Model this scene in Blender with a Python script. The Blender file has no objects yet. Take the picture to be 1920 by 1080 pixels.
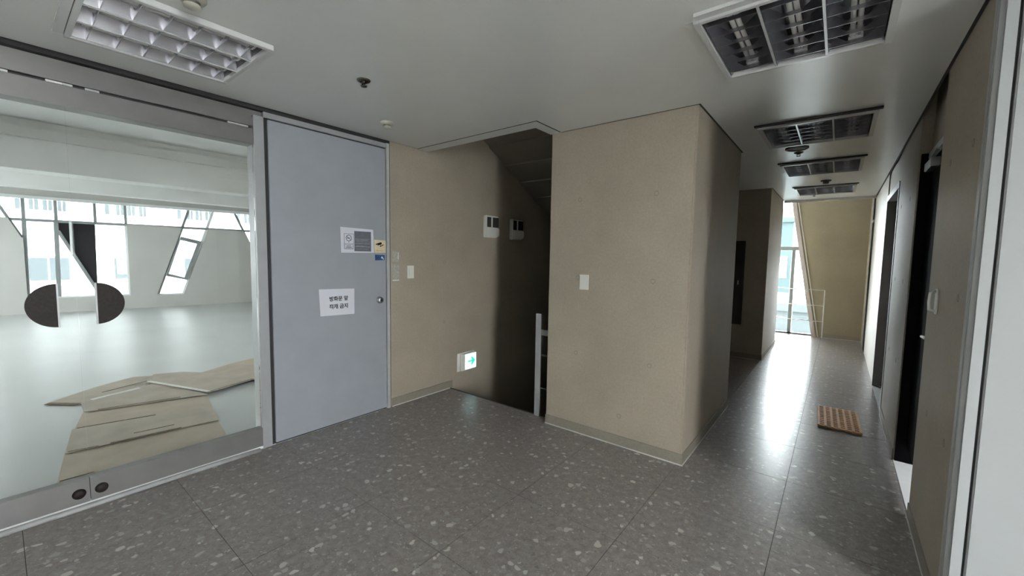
import bpy, bmesh, math, random
from mathutils import Vector, Matrix
from mathutils.geometry import tessellate_polygon

random.seed(7)
S = bpy.context.scene
COL = S.collection
PI = math.pi

# ------------------------------------------------------------------ camera
CAM_H = 1.42
cam_d = bpy.data.cameras.new('camera')
cam_d.sensor_width = 36.0
cam_d.lens = 769.5 / 1920 * 36.0
cam_d.clip_start = 0.02
cam_d.clip_end = 300
cam = bpy.data.objects.new('camera', cam_d)
COL.objects.link(cam)
yaw, pitch, roll = math.radians(38.416), math.radians(-4.366), math.radians(0.934)
base = Matrix(((1, 0, 0), (0, 0, -1), (0, 1, 0)))
rot = Matrix.Rotation(yaw, 3, 'Z') @ Matrix.Rotation(pitch, 3, 'X') @ base @ Matrix.Rotation(roll, 3, 'Z')
cam.matrix_world = Matrix.Translation((0, 0, CAM_H)) @ rot.to_4x4()
S.camera = cam

# ------------------------------------------------------------------ world, view
W = bpy.data.worlds.new('overcast_sky')
S.world = W
W.use_nodes = True
nt = W.node_tree
nt.nodes.clear()
wo = nt.nodes.new('ShaderNodeOutputWorld')
wb = nt.nodes.new('ShaderNodeBackground')
wb.inputs[0].default_value = (0.93, 0.975, 1.0, 1)
wb.inputs[1].default_value = 30.0
nt.links.new(wb.outputs[0], wo.inputs[0])

S.view_settings.view_transform = 'Standard'
S.view_settings.look = 'None'
S.view_settings.gamma = 1.0
S.view_settings.use_curve_mapping = False
S.view_settings.exposure = 1.0
try:
    S.cycles.use_denoising = True
    S.cycles.max_bounces = 14
    S.cycles.diffuse_bounces = 8
    S.cycles.glossy_bounces = 6
    S.cycles.transparent_max_bounces = 16
    S.cycles.sample_clamp_indirect = 6.0
except Exception:
    pass


def portal(name, c, n, w, h):
    """guides the sky light through a window opening (emits nothing itself)"""
    l = bpy.data.lights.new(name, 'AREA')
    l.shape = 'RECTANGLE'
    l.size, l.size_y = w, h
    l.cycles.is_portal = True
    o = bpy.data.objects.new(name, l)
    COL.objects.link(o)
    o.location = c
    o.rotation_euler = Vector(n).to_track_quat('-Z', 'Z').to_euler()
    return o

portal('sky_portal_bay', (3.32, -0.41, 1.20), (-1, 0, 0), 0.78, 2.28)
portal('sky_portal_washroom', (2.42, 3.55, 1.92), (-1, 0, 0), 0.7, 0.75)
portal('sky_portal_end', (-1.35, 9.86, 1.6), (0, -1, 0), 2.4, 3.2)
portal('sky_portal_office', (-13.9, 2.0, 1.6), (1, -0.144, 0), 16, 2.6)
portal('sky_portal_office_side', (-10.2, -4.26, 1.45), (0, 1, 0), 2.2, 1.1)  # serves the unseen side opening added to brighten the office


# ------------------------------------------------------------------ materials
def newmat(name):
    m = bpy.data.materials.new(name)
    m.use_nodes = True
    n = m.node_tree.nodes
    n.clear()
    out = n.new('ShaderNodeOutputMaterial')
    return m, n, m.node_tree.links, out


def rgba(c):
    return (c[0], c[1], c[2], 1)


def plain(name, col, rough=0.5, metal=0.0, spec=0.5, var=0.06, scale=6.0, bump=0.0, bscale=150.0, emit=0.0):
    """principled with a little procedural mottling and relief"""
    m, n, L, out = newmat(name)
    p = n.new('ShaderNodeBsdfPrincipled')
    L.new(p.outputs[0], out.inputs[0])
    p.inputs['Roughness'].default_value = rough
    p.inputs['Metallic'].default_value = metal
    p.inputs['Specular IOR Level'].default_value = spec
    g = n.new('ShaderNodeNewGeometry')
    if var > 0:
        t = n.new('ShaderNodeTexNoise')
        t.inputs['Scale'].default_value = scale
        t.inputs['Detail'].default_value = 5
        L.new(g.outputs['Position'], t.inputs['Vector'])
        r = n.new('ShaderNodeMapRange')
        r.inputs['From Min'].default_value = 0.3
        r.inputs['From Max'].default_value = 0.7
        r.inputs['To Min'].default_value = 1 - var
        r.inputs['To Max'].default_value = 1 + var
        L.new(t.outputs['Fac'], r.inputs['Value'])
        mx = n.new('ShaderNodeVectorMath')
        mx.operation = 'SCALE'
        mx.inputs[0].default_value = col
        L.new(r.outputs[0], mx.inputs['Scale'])
        L.new(mx.outputs[0], p.inputs['Base Color'])
    else:
        p.inputs['Base Color'].default_value = rgba(col)
    if bump > 0:
        t2 = n.new('ShaderNodeTexNoise')
        t2.inputs['Scale'].default_value = bscale
        t2.inputs['Detail'].default_value = 3
        L.new(g.outputs['Position'], t2.inputs['Vector'])
        b = n.new('ShaderNodeBump')
        b.inputs['Strength'].default_value = bump
        b.inputs['Distance'].default_value = 0.004
        L.new(t2.outputs['Fac'], b.inputs['Height'])
        L.new(b.outputs[0], p.inputs['Normal'])
    if emit > 0:
        p.inputs['Emission Color'].default_value = rgba(col)
        p.inputs['Emission Strength'].default_value = emit
    return m


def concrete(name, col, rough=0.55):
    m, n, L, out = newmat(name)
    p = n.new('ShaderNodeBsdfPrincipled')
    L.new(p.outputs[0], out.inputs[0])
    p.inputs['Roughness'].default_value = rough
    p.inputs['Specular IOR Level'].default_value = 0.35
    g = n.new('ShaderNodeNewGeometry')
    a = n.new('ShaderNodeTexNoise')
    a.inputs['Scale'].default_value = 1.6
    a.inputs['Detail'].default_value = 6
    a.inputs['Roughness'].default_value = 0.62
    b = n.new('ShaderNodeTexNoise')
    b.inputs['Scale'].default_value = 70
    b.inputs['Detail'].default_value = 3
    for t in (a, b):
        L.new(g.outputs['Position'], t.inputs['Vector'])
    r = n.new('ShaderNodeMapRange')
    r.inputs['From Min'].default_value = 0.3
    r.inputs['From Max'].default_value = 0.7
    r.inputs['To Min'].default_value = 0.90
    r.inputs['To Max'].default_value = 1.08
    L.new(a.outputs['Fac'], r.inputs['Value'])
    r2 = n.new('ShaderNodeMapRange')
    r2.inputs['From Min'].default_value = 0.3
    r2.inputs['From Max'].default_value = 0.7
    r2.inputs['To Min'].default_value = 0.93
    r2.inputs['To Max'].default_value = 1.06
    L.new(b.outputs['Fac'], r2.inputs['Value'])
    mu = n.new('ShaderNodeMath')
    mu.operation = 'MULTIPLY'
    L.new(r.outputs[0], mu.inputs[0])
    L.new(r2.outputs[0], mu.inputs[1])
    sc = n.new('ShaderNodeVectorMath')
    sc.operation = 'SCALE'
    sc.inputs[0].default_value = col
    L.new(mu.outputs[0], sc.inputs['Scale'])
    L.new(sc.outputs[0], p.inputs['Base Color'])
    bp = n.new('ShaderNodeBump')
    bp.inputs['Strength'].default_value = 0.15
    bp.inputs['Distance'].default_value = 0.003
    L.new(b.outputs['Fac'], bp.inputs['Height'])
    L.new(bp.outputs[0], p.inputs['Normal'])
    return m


def terrazzo(name):
    m, n, L, out = newmat(name)
    p = n.new('ShaderNodeBsdfPrincipled')
    L.new(p.outputs[0], out.inputs[0])
    g = n.new('ShaderNodeNewGeometry')
    warp = n.new('ShaderNodeTexNoise')
    warp.inputs['Scale'].default_value = 22
    warp.inputs['Detail'].default_value = 2
    L.new(g.outputs['Position'], warp.inputs['Vector'])
    w1 = n.new('ShaderNodeVectorMath')
    w1.operation = 'SCALE'
    w1.inputs['Scale'].default_value = 0.05
    L.new(warp.outputs['Color'], w1.inputs[0])
    w2 = n.new('ShaderNodeVectorMath')
    w2.operation = 'ADD'
    L.new(g.outputs['Position'], w2.inputs[0])
    L.new(w1.outputs[0], w2.inputs[1])

    def chips(scale, thr, rad, soft=0.03):
        v = n.new('ShaderNodeTexVoronoi')
        v.voronoi_dimensions = '2D'
        v.inputs['Scale'].default_value = scale
        L.new(w2.outputs[0], v.inputs['Vector'])
        sx = n.new('ShaderNodeSeparateColor')
        L.new(v.outputs['Color'], sx.inputs[0])
        # radius of this cell's chip follows its random value; most cells have none
        mr = n.new('ShaderNodeMapRange')
        mr.inputs['From Min'].default_value = thr
        mr.inputs['From Max'].default_value = 1.0
        mr.inputs['To Min'].default_value = 0.0
        mr.inputs['To Max'].default_value = rad
        L.new(sx.outputs[0], mr.inputs['Value'])
        su = n.new('ShaderNodeMath')
        su.operation = 'SUBTRACT'
        L.new(mr.outputs[0], su.inputs[0])
        L.new(v.outputs['Distance'], su.inputs[1])
        st = n.new('ShaderNodeMapRange')
        st.inputs['From Min'].default_value = -soft
        st.inputs['From Max'].default_value = soft
        L.new(su.outputs[0], st.inputs['Value'])
        return st.outputs[0], sx.outputs[1]

    big, bigc = chips(24, 0.72, 0.42)
    mid, midc = chips(55, 0.40, 0.42)
    sml, smlc = chips(130, 0.35, 0.45)
    ns = n.new('ShaderNodeTexNoise')
    ns.inputs['Scale'].default_value = 24
    ns.inputs['Detail'].default_value = 6
    ns.inputs['Roughness'].default_value = 0.7
    L.new(g.outputs['Position'], ns.inputs['Vector'])
    cr = n.new('ShaderNodeValToRGB')
    cr.color_ramp.elements[0].position = 0.3
    cr.color_ramp.elements[0].color = (0.170, 0.153, 0.147, 1)
    cr.color_ramp.elements[1].position = 0.72
    cr.color_ramp.elements[1].color = (0.320, 0.292, 0.278, 1)
    L.new(ns.outputs['Fac'], cr.inputs[0])
    cur = cr.outputs[0]

    def over(cur, fac, tone, lo, hi, amt):
        c2 = n.new('ShaderNodeValToRGB')
        c2.color_ramp.elements[0].color = lo
        c2.color_ramp.elements[1].color = hi
        L.new(tone, c2.inputs[0])
        a = n.new('ShaderNodeMath')
        a.operation = 'MULTIPLY'
        a.inputs[1].default_value = amt
        L.new(fac, a.inputs[0])
        mx = n.new('ShaderNodeMix')
        mx.data_type = 'RGBA'
        L.new(a.outputs[0], mx.inputs[0])
        L.new(cur, mx.inputs[6])
        L.new(c2.outputs[0], mx.inputs[7])
        return mx.outputs[2]

    cur = over(cur, sml, smlc, (0.10, 0.094, 0.09, 1), (0.40, 0.38, 0.36, 1), 0.5)
    cur = over(cur, mid, midc, (0.13, 0.12, 0.115, 1), (0.48, 0.46, 0.44, 1), 0.6)
    cur = over(cur, big, bigc, (0.26, 0.245, 0.235, 1), (0.62, 0.605, 0.57, 1), 0.9)
    L.new(cur, p.inputs['Base Color'])
    p.inputs['Roughness'].default_value = 0.29
    p.inputs['Specular IOR Level'].default_value = 0.5
    b = n.new('ShaderNodeBump')
    b.inputs['Strength'].default_value = 0.05
    b.inputs['Distance'].default_value = 0.002
    L.new(ns.outputs['Fac'], b.inputs['Height'])
    L.new(b.outputs[0], p.inputs['Normal'])
    return m


def glass(name, tint=(0.968, 0.98, 0.978), refl=1.0):
    m, n, L, out = newmat(name)
    tr = n.new('ShaderNodeBsdfTransparent')
    tr.inputs[0].default_value = rgba(tint)
    gl = n.new('ShaderNodeBsdfGlossy')
    gl.inputs['Roughness'].default_value = 0.0
    fr = n.new('ShaderNodeFresnel')
    fr.inputs['IOR'].default_value = 1.45
    a = n.new('ShaderNodeMath')
    a.operation = 'MULTIPLY'
    a.inputs[1].default_value = refl
    L.new(fr.outputs[0], a.inputs[0])
    mx = n.new('ShaderNodeMixShader')
    L.new(a.outputs[0], mx.inputs[0])
    L.new(tr.outputs[0], mx.inputs[1])
    L.new(gl.outputs[0], mx.inputs[2])
    L.new(mx.outputs[0], out.inputs[0])
    return m


def cardboard(name, col):
    m, n, L, out = newmat(name)
    p = n.new('ShaderNodeBsdfPrincipled')
    L.new(p.outputs[0], out.inputs[0])
    p.inputs['Roughness'].default_value = 0.85
    p.inputs['Specular IOR Level'].default_value = 0.2
    g = n.new('ShaderNodeNewGeometry')
    a = n.new('ShaderNodeTexNoise')
    a.inputs['Scale'].default_value = 5
    a.inputs['Detail'].default_value = 6
    L.new(g.outputs['Position'], a.inputs['Vector'])
    w = n.new('ShaderNodeTexWave')
    w.bands_direction = 'X'
    w.inputs['Scale'].default_value = 40
    w.inputs['Distortion'].default_value = 1.0
    L.new(g.outputs['Position'], w.inputs['Vector'])
    c = n.new('ShaderNodeValToRGB')
    c.color_ramp.elements[0].position = 0.3
    c.color_ramp.elements[1].position = 0.7
    c.color_ramp.elements[0].color = rgba([x * 0.86 for x in col])
    c.color_ramp.elements[1].color = rgba([x * 1.05 for x in col])
    L.new(a.outputs['Fac'], c.inputs[0])
    L.new(c.outputs[0], p.inputs['Base Color'])
    b = n.new('ShaderNodeBump')
    b.inputs['Strength'].default_value = 0.12
    b.inputs['Distance'].default_value = 0.003
    L.new(w.outputs['Fac'], b.inputs['Height'])
    L.new(b.outputs[0], p.inputs['Normal'])
    return m


M = dict(
    concrete=concrete('concrete_beige', (0.350, 0.303, 0.240)),
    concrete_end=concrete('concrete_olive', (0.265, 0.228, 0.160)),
    concrete_shade=concrete('concrete_stair', (0.20, 0.18, 0.147)),  # concrete colour darkened to deepen the stairwell shade
    baseboard=concrete('baseboard_stone', (0.235, 0.215, 0.175)),
    caulk=plain('white_caulk', (0.55, 0.54, 0.50), 0.6),
    tie=plain('tie_plug', (0.22, 0.20, 0.165), 0.7, scale=60),
    ceil=plain('ceiling_satin_paint', (0.86, 0.88, 0.85), 0.24, spec=0.75, var=0.025, scale=3),
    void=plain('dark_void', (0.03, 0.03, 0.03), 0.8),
    floor=terrazzo('terrazzo_tile'),
    grout=plain('floor_joint', (0.05, 0.05, 0.05), 0.8),
    door=plain('grey_door_paint', (0.305, 0.322, 0.352), 0.42, var=0.035, scale=5, bump=0.05, bscale=60),
    frame=plain('grey_steel_frame', (0.36, 0.365, 0.37), 0.4, metal=0.2, var=0.05, scale=8),
    rail=plain('glass_door_rail', (0.17, 0.165, 0.158), 0.42, metal=0.3, var=0.08, scale=8),
    rail_l=plain('threshold_metal', (0.52, 0.53, 0.52), 0.4, metal=0.3, var=0.08, scale=12),
    bead=plain('threshold_bead_grey', (0.33, 0.335, 0.33), 0.5, var=0.12, scale=12),
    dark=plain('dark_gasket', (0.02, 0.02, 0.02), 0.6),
    glass=glass('clear_glass'),
    wglass=glass('window_glass', (0.50, 0.508, 0.506)),
    eglass=glass('end_window_glass', (0.78, 0.80, 0.80)),
    handle=plain('handle_brown_film', (0.020, 0.0145, 0.0135), 0.55, spec=0.2, var=0.2, scale=80),
    paper=plain('white_paper', (0.66, 0.67, 0.72), 0.7, var=0.02),
    ink=plain("black_ink", (0.012, 0.012, 0.018), 0.8, spec=0.1, var=0.0),
    inkgrey=plain('grey_ink', (0.10, 0.10, 0.13), 0.6, var=0.1, scale=50),
    photo=plain('printed_dark_panel', (0.115, 0.125, 0.145), 0.55, var=0.12, scale=40),
    photo_l=plain('printed_light_lines', (0.26, 0.27, 0.29), 0.55, var=0.2, scale=60),
    cream=plain('cream_sticker', (0.66, 0.56, 0.36), 0.6, var=0.08, scale=30),
    blue=plain('blue_sticker', (0.018, 0.065, 0.18), 0.45, var=0.15, scale=60),
    plastic=plain('ivory_plastic', (0.72, 0.71, 0.66), 0.4, var=0.02),
    plastic_g=plain('smoked_lens', (0.045, 0.045, 0.042), 0.25, var=0.1, scale=60),
    knob=plain('brushed_knob', (0.55, 0.56, 0.57), 0.3, metal=1.0, var=0.05, scale=40),
    alu=plain('polished_reflector', (0.62, 0.63, 0.64), 0.16, metal=1.0, var=0.03, scale=20),
    blade=plain('louvre_satin_metal', (0.47, 0.47, 0.50), 0.26, metal=0.95, var=0.03, scale=20),
    lightframe=plain('fixture_white', (0.70, 0.71, 0.70), 0.16, spec=0.8, var=0.03),
    tube=plain('fluorescent_tube', (0.72, 0.71, 0.68), 0.3, var=0.03),
    housing=plain('fixture_housing', (0.16, 0.16, 0.16), 0.3, metal=0.6),
    black=plain('black_door', (0.006, 0.006, 0.007), 0.75, spec=0.08, var=0.2),
    steelbrown=plain('elevator_jamb_steel', (0.20, 0.185, 0.175), 0.32, metal=0.7, var=0.12, scale=3),
    white_door=plain('pale_grey_door', (0.40, 0.412, 0.408), 0.45, var=0.02, scale=4, bump=0.04, bscale=90),
    marble=plain('white_threshold_stone', (0.85, 0.85, 0.86), 0.25, var=0.03, scale=15),
    nosing=plain('black_nosing', (0.012, 0.012, 0.012), 0.5),
    post=plain('painted_post', (0.28, 0.285, 0.29), 0.45, var=0.05),
    mat=plain('orange_mat', (0.72, 0.40, 0.17), 0.6, var=0.12, scale=14),
    whitewall=plain('white_office_wall', (0.62, 0.62, 0.60), 0.6, var=0.03, scale=2),
    facade_in=plain('office_facade_wall', (0.43, 0.43, 0.405), 0.6, var=0.04, scale=2),
    officefloor=plain('office_epoxy_floor', (0.56, 0.58, 0.575), 0.35, var=0.05, scale=1.2),
    officeceil=plain('office_ceiling_paint', (0.76, 0.76, 0.745), 0.65, var=0.05, scale=2),
    winframe=plain('window_frame_grey', (0.20, 0.22, 0.22), 0.4, metal=0.2, var=0.05),
    winframe_w=plain('window_frame_white', (0.75, 0.78, 0.77), 0.4, var=0.03),
    darkpanel=plain('dark_window_panel', (0.010, 0.010, 0.013), 0.7, spec=0.1, var=0.4, scale=25),
    slantframe=plain('slanted_frame_taupe', (0.42, 0.37, 0.36), 0.45, var=0.05),
    card_a=cardboard('cardboard_tan', (0.60, 0.525, 0.43)),
    card_b=cardboard('cardboard_grey_tan', (0.58, 0.52, 0.44)),
    card_edge=plain('cardboard_torn_edge', (0.20, 0.16, 0.11), 0.9, var=0.3, scale=60),
    card_white=plain('cardboard_white_liner', (0.85, 0.85, 0.82), 0.7, var=0.03),
    bldg=plain('pale_facade', (0.78, 0.80, 0.78), 0.7, var=0.03, scale=0.4),
    bldg2=plain('teal_facade', (0.022, 0.034, 0.035), 0.6, spec=0.1, var=0.05, scale=0.4),
    bldg3=plain('grey_facade', (0.03, 0.035, 0.036), 0.7, spec=0.1, var=0.05, scale=0.4),
    yellow=plain('yellow_signband', (0.06, 0.042, 0.012), 0.6, var=0.03),
    bwin=plain('far_window_glass', (0.075, 0.088, 0.092), 0.6, spec=0.1, var=0.2, scale=0.6),
    ground=plain('pale_paving', (0.60, 0.60, 0.58), 0.9, var=0.15, scale=0.3),
    rod=plain('white_rail_paint', (0.80, 0.80, 0.78), 0.4, var=0.02),
    tape=plain('clear_tape', (0.42, 0.40, 0.36), 0.2, var=0.2, scale=60),
    exit_white=plain('exit_sign_face', (0.70, 0.95, 1.0), 0.4, var=0.0, emit=0.75),
    exit_green=plain('exit_sign_green', (0.02, 0.55, 0.36), 0.4, var=0.0, emit=0.6),
    cab=plain('dark_cabinet', (0.018, 0.017, 0.016), 0.45, var=0.2),
    sprink=plain('sprinkler_metal', (0.09, 0.085, 0.07), 0.4, metal=0.7, var=0.1, scale=40),
    detector=plain('detector_plastic', (0.47, 0.46, 0.38), 0.5, var=0.03),
    detector_d=plain('detector_dark', (0.10, 0.095, 0.08), 0.5, var=0.05),
)


# ------------------------------------------------------------------ mesh helpers
class MB:
    def __init__(self):
        self.v, self.f, self.sm = [], [], []

    def add(self, vs, fs, smooth=False):
        o = len(self.v)
        self.v += [tuple(x) for x in vs]
        self.f += [tuple(i + o for i in f) for f in fs]
        self.sm += [smooth] * len(fs)
        return self

    def box(self, x0, x1, y0, y1, z0, z1):
        x0, x1 = min(x0, x1), max(x0, x1)
        y0, y1 = min(y0, y1), max(y0, y1)
        z0, z1 = min(z0, z1), max(z0, z1)
        v = [(x0, y0, z0), (x1, y0, z0), (x1, y1, z0), (x0, y1, z0), (x0, y0, z1), (x1, y0, z1), (x1, y1, z1), (x0, y1, z1)]
        f = [(0, 3, 2, 1), (4, 5, 6, 7), (0, 1, 5, 4), (1, 2, 6, 5), (2, 3, 7, 6), (3, 0, 4, 7)]
        return self.add(v, f)

    def prism(self, loops, org, u, w, depth):
        """polygon with holes in the plane (org, u, w), pushed along depth"""
        org, u, w, d = Vector(org), Vector(u), Vector(w), Vector(depth)
        P = [[org + u * a + w * b for a, b in l] for l in loops]
        tri = tessellate_polygon([[Vector((a, b, 0)) for a, b in l] for l in loops])
        flat = [p for l in P for p in l]
        n = len(flat)
        nrm = u.cross(w)
        flip = nrm.dot(d) > 0
        vs = flat + [p + d for p in flat]
        fs = []
        fl2 = [(a, b) for l in loops for a, b in l]
        for t in tri:
            a, b, c = t
            ar = (fl2[b][0] - fl2[a][0]) * (fl2[c][1] - fl2[a][1]) - (fl2[b][1] - fl2[a][1]) * (fl2[c][0] - fl2[a][0])
            if abs(ar) < 1e-12:
                continue
            if (ar > 0) == flip:
                a, c = c, a
            fs.append((a, b, c))
            fs.append((c + n, b + n, a + n))
        o = 0
        for l in loops:
            k = len(l)
            for i in range(k):
                j = (i + 1) % k
                fs.append((o + i, o + j, o + j + n, o + i + n))
            o += k
        return self.add(vs, fs)

    def bar(self, p, q, up, w, t):
        """box along p-q; w across in direction up x axis, t along up"""
        p, q, up = Vector(p), Vector(q), Vector(up).normalized()
        d = (q - p).normalized()
        s = d.cross(up).normalized()
        vs = []
        for e in (p, q):
            for a, b in ((-1, -1), (1, -1), (1, 1), (-1, 1)):
                vs.append(e + s * a * w / 2 + up * b * t / 2)
        return self.add(vs, [(0, 3, 2, 1), (4, 5, 6, 7), (0, 1, 5, 4), (1, 2, 6, 5), (2, 3, 7, 6), (3, 0, 4, 7)])

    def tube(self, pts, r, n=8, cap=True):
        pts = [Vector(p) for p in pts]
        vs, fs = [], []
        for i, p in enumerate(pts):
            if i == 0:
                d = pts[1] - pts[0]
            elif i == len(pts) - 1:
                d = pts[-1] - pts[-2]
            else:
                d = pts[i + 1] - pts[i - 1]
            d.normalize()
            a = Vector((0, 0, 1)) if abs(d.z) < 0.9 else Vector((1, 0, 0))
            s = d.cross(a).normalized()
            t = s.cross(d)
            for k in range(n):
                an = 2 * PI * k / n
                vs.append(p + (s * math.cos(an) + t * math.sin(an)) * r)
        for i in range(len(pts) - 1):
            for k in range(n):
                k2 = (k + 1) % n
                fs.append((i * n + k, i * n + k2, (i + 1) * n + k2, (i + 1) * n + k))
        self.add(vs, fs, True)
        if cap:
            o = len(self.v) - len(vs)
            self.f += [tuple(o + k for k in range(n))[::-1], tuple(o + (len(pts) - 1) * n + k for k in range(n))]
            self.sm += [False, False]
        return self

    def lathe(self, prof, c, axis=(0, 0, 1), n=24):
        """profile of (radius, height) turned about axis through c"""
        ax = Vector(axis).normalized()
        a = Vector((1, 0, 0)) if abs(ax.x) < 0.9 else Vector((0, 1, 0))
        s = ax.cross(a).normalized()
        t = ax.cross(s)
        c = Vector(c)
        vs, fs = [], []
        for r, h in prof:
            for k in range(n):
                an = 2 * PI * k / n
                vs.append(c + ax * h + (s * math.cos(an) + t * math.sin(an)) * max(r, 1e-5))
        for i in range(len(prof) - 1):
            for k in range(n):
                k2 = (k + 1) % n
                fs.append((i * n + k, i * n + k2, (i + 1) * n + k2, (i + 1) * n + k))
        self.add(vs, fs, True)
        return self

    def build(self, name, mat, parent=None, bevel=0.0, loc=None):
        """world coordinates in self.v; the object's origin goes to loc or its parent's"""
        off = Vector(loc) if loc is not None else Vector((0, 0, 0))
        if parent is not None:
            q, off = parent, Vector((0, 0, 0))
            while q is not None:
                off = off + q.location
                q = q.parent
        me = bpy.data.meshes.new(name)
        me.from_pydata([tuple(Vector(v) - off) for v in self.v], [], self.f)
        for p, s in zip(me.polygons, self.sm):
            p.use_smooth = s
        me.update()
        bm = bmesh.new()
        bm.from_mesh(me)
        bmesh.ops.recalc_face_normals(bm, faces=bm.faces)
        if bevel > 0:
            bmesh.ops.bevel(bm, geom=[e for e in bm.edges if len(e.link_faces) == 2 and e.calc_face_angle(0) > 0.6],
                            offset=bevel, segments=2, affect='EDGES', clamp_overlap=True)
        bm.to_mesh(me)
        bm.free()
        o = bpy.data.objects.new(name, me)
        COL.objects.link(o)
        me.materials.append(M[mat] if isinstance(mat, str) else mat)
        if parent is not None:
            o.parent = parent
        elif loc is not None:
            o.location = loc
        return o


def empty(name, loc):
    o = bpy.data.objects.new(name, None)
    o.empty_display_size = 0.1
    o.location = loc
    COL.objects.link(o)
    return o


def tag(o, label=None, cat=None, group=None, kind=None):
    if label:
        o['label'] = label
    if cat:
        o['category'] = cat
    if group:
        o['group'] = group
    if kind:
        o['kind'] = kind
    return o


def struct(o, label=None, cat=None):
    return tag(o, label, cat, None, 'structure')


def copy_tree(o, parent=None):
    c = o.copy()
    COL.objects.link(c)
    c.parent = parent
    for ch in list(o.children):
        copy_tree(ch, c)
    return c


def text_mesh(body, size, bold=0.0):
    """lettering as a flat mesh: list of verts (x, y) and faces"""
    cu = bpy.data.curves.new('lettering', 'FONT')
    cu.body = body
    cu.size = size
    cu.align_x = 'CENTER'
    cu.offset = bold
    ob = bpy.data.objects.new('lettering', cu)
    COL.objects.link(ob)
    bpy.context.view_layer.update()
    me = bpy.data.meshes.new_from_object(ob.evaluated_get(bpy.context.evaluated_depsgraph_get()))
    vs = [(v.co.x, v.co.y) for v in me.vertices]
    fs = [tuple(p.vertices) for p in me.polygons]
    bpy.data.objects.remove(ob)
    bpy.data.meshes.remove(me)
    return vs, fs


# ------------------------------------------------------------------ measures of the place
XL = -3.20          # plane of the left wall (glass doors, grey door, concrete)
YF = 2.885          # front of the concrete block
BX0, BX1 = -1.90, -0.77
BY1 = 4.377
XR = 0.39           # corridor's right wall
ZC = 2.42           # ceiling
YE = 9.60           # end wall
YCE = 8.25          # end of the low ceiling
Y2 = 6.72           # second block
YB = -2.5           # wall behind
ZS = 2.95           # slab above

# ------------------------------------------------------------------ floor with tiles
fb = MB()
floor_rects = [(XL, XR, YB, 2.98), (XR, 3.2, YB, 2.245), (BX0, XR, 2.98, YE + 0.2), (-2.5, BX0, 8.3, YE + 0.2)]
for x0, x1, y0, y1 in floor_rects:
    fb.box(x0, x1, y0, y1, -0.25, -0.003)
floor = struct(fb.build('floor', 'grout'), 'grey terrazzo-look tiled floor of lobby and corridor', 'floor')
T, TX, TY, G = 0.62, -0.18, 4.36, 0.0014
tile_rects = [(XL, XR, YB, YF), (XL, BX0, YF, 2.98), (XR, 3.2, YB, 2.245), (BX1, XR, YF, YE + 0.2),
              (BX0, BX1, BY1, Y2), (-2.5, BX1, 8.3, YE + 0.2)]
cache = {}
for rx0, rx1, ry0, ry1 in tile_rects:
    for i in range(math.floor((rx0 - TX) / T) - 1, math.ceil((rx1 - TX) / T) + 1):
        for j in range(math.floor((ry0 - TY) / T) - 1, math.ceil((ry1 - TY) / T) + 1):
            a, b = max(rx0, TX + i * T + G), min(rx1, TX + (i + 1) * T - G)
            c, d = max(ry0, TY + j * T + G), min(ry1, TY + (j + 1) * T - G)
            if b - a < 0.006 or d - c < 0.006:
                continue
            key = (round(b - a, 4), round(d - c, 4))
            if key not in cache:
                o = MB().box(0, key[0], 0, key[1], -0.003, 0).build('tile', 'floor', floor)
                cache[key] = o.data
            else:
                o = bpy.data.objects.new('tile', cache[key])
                COL.objects.link(o)
                o.parent = floor
            o.location = (a, c, 0)

# ------------------------------------------------------------------ stairwell
st = struct(empty('staircase', (-2.55, 2.98, 0)), 'shade-darkened concrete stair flights down and up behind the concrete block', 'stairs')
RISE, RUN = 0.156, 0.292
for k in range(11):
    y0 = 2.985 + k * RUN
    z0 = -(k + 1) * RISE
    MB().box(XL + 0.002, BX0 - 0.002, y0, y0 + RUN, z0 - 0.16, z0).build('step', 'concrete_shade', st)
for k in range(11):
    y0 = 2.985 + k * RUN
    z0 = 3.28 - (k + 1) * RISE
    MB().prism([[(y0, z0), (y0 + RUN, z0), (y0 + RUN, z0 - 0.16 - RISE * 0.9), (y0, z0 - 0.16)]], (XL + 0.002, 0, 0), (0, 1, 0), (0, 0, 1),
               (BX0 - XL - 0.004, 0, 0)).build('upper_step', 'concrete_shade', st)
MB().box(XL, BX0, 6.2, 7.4, -1.9, -1.72).build('landing', 'concrete_shade', st)
MB().box(XL, BX0, 6.2, 7.4, 1.38, 1.56).build('landing', 'concrete_shade', st)
n1 = MB().box(XL + 0.002, -2.065, 2.975, 2.992, -0.05, 0.002)
n1.build('stair_nosing', 'nosing', st)

# ------------------------------------------------------------------ walls
wl = MB()
wl.box(XL - 0.18, XL, 2.245, 7.5, -2.2, 5.6)          # concrete beside the grey door, on into the stairwell
wl.box(XL - 0.18, XL, YB, -0.62, 0, 3.3)
struct(MB().box(XL - 0.18, XL - 0.002, -0.62, 2.245, 2.403, 3.3).build('trim_7', 'void'), 'wall above the door heads, blackened for the shade of the gap', 'trim')  # wall piece blackened to stand in for shade above the heads
wall_left = struct(wl.build('wall_left', 'concrete'), 'beige concrete wall beside grey door running into the stairwell', 'wall')
sw = MB()
sw.box(XL, -1.65, 7.4, 7.55, -2.2, 5.6)
sw.box(-1.9, -1.75, BY1, 7.4, -2.2, 5.6)
sw.box(XL, -0.77, YF - 0.35, YF, 3.3, 5.6)
sw.box(XL - 0.18, -0.77, YF - 0.35, 7.55, 5.6, 5.75)
sw.box(XL, BX0, 2.9, 2.98, -2.2, -0.25)
struct(sw.build('wall_stairwell', 'concrete_shade'), 'shade-darkened concrete stairwell walls', 'wall')
wall_block = struct(MB().box(BX0, BX1, YF, BY1, -2.2, 5.6).build('wall_block', 'concrete', bevel=0.012),
                    'beige concrete block with form tie marks between stairs and corridor', 'wall')
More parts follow.
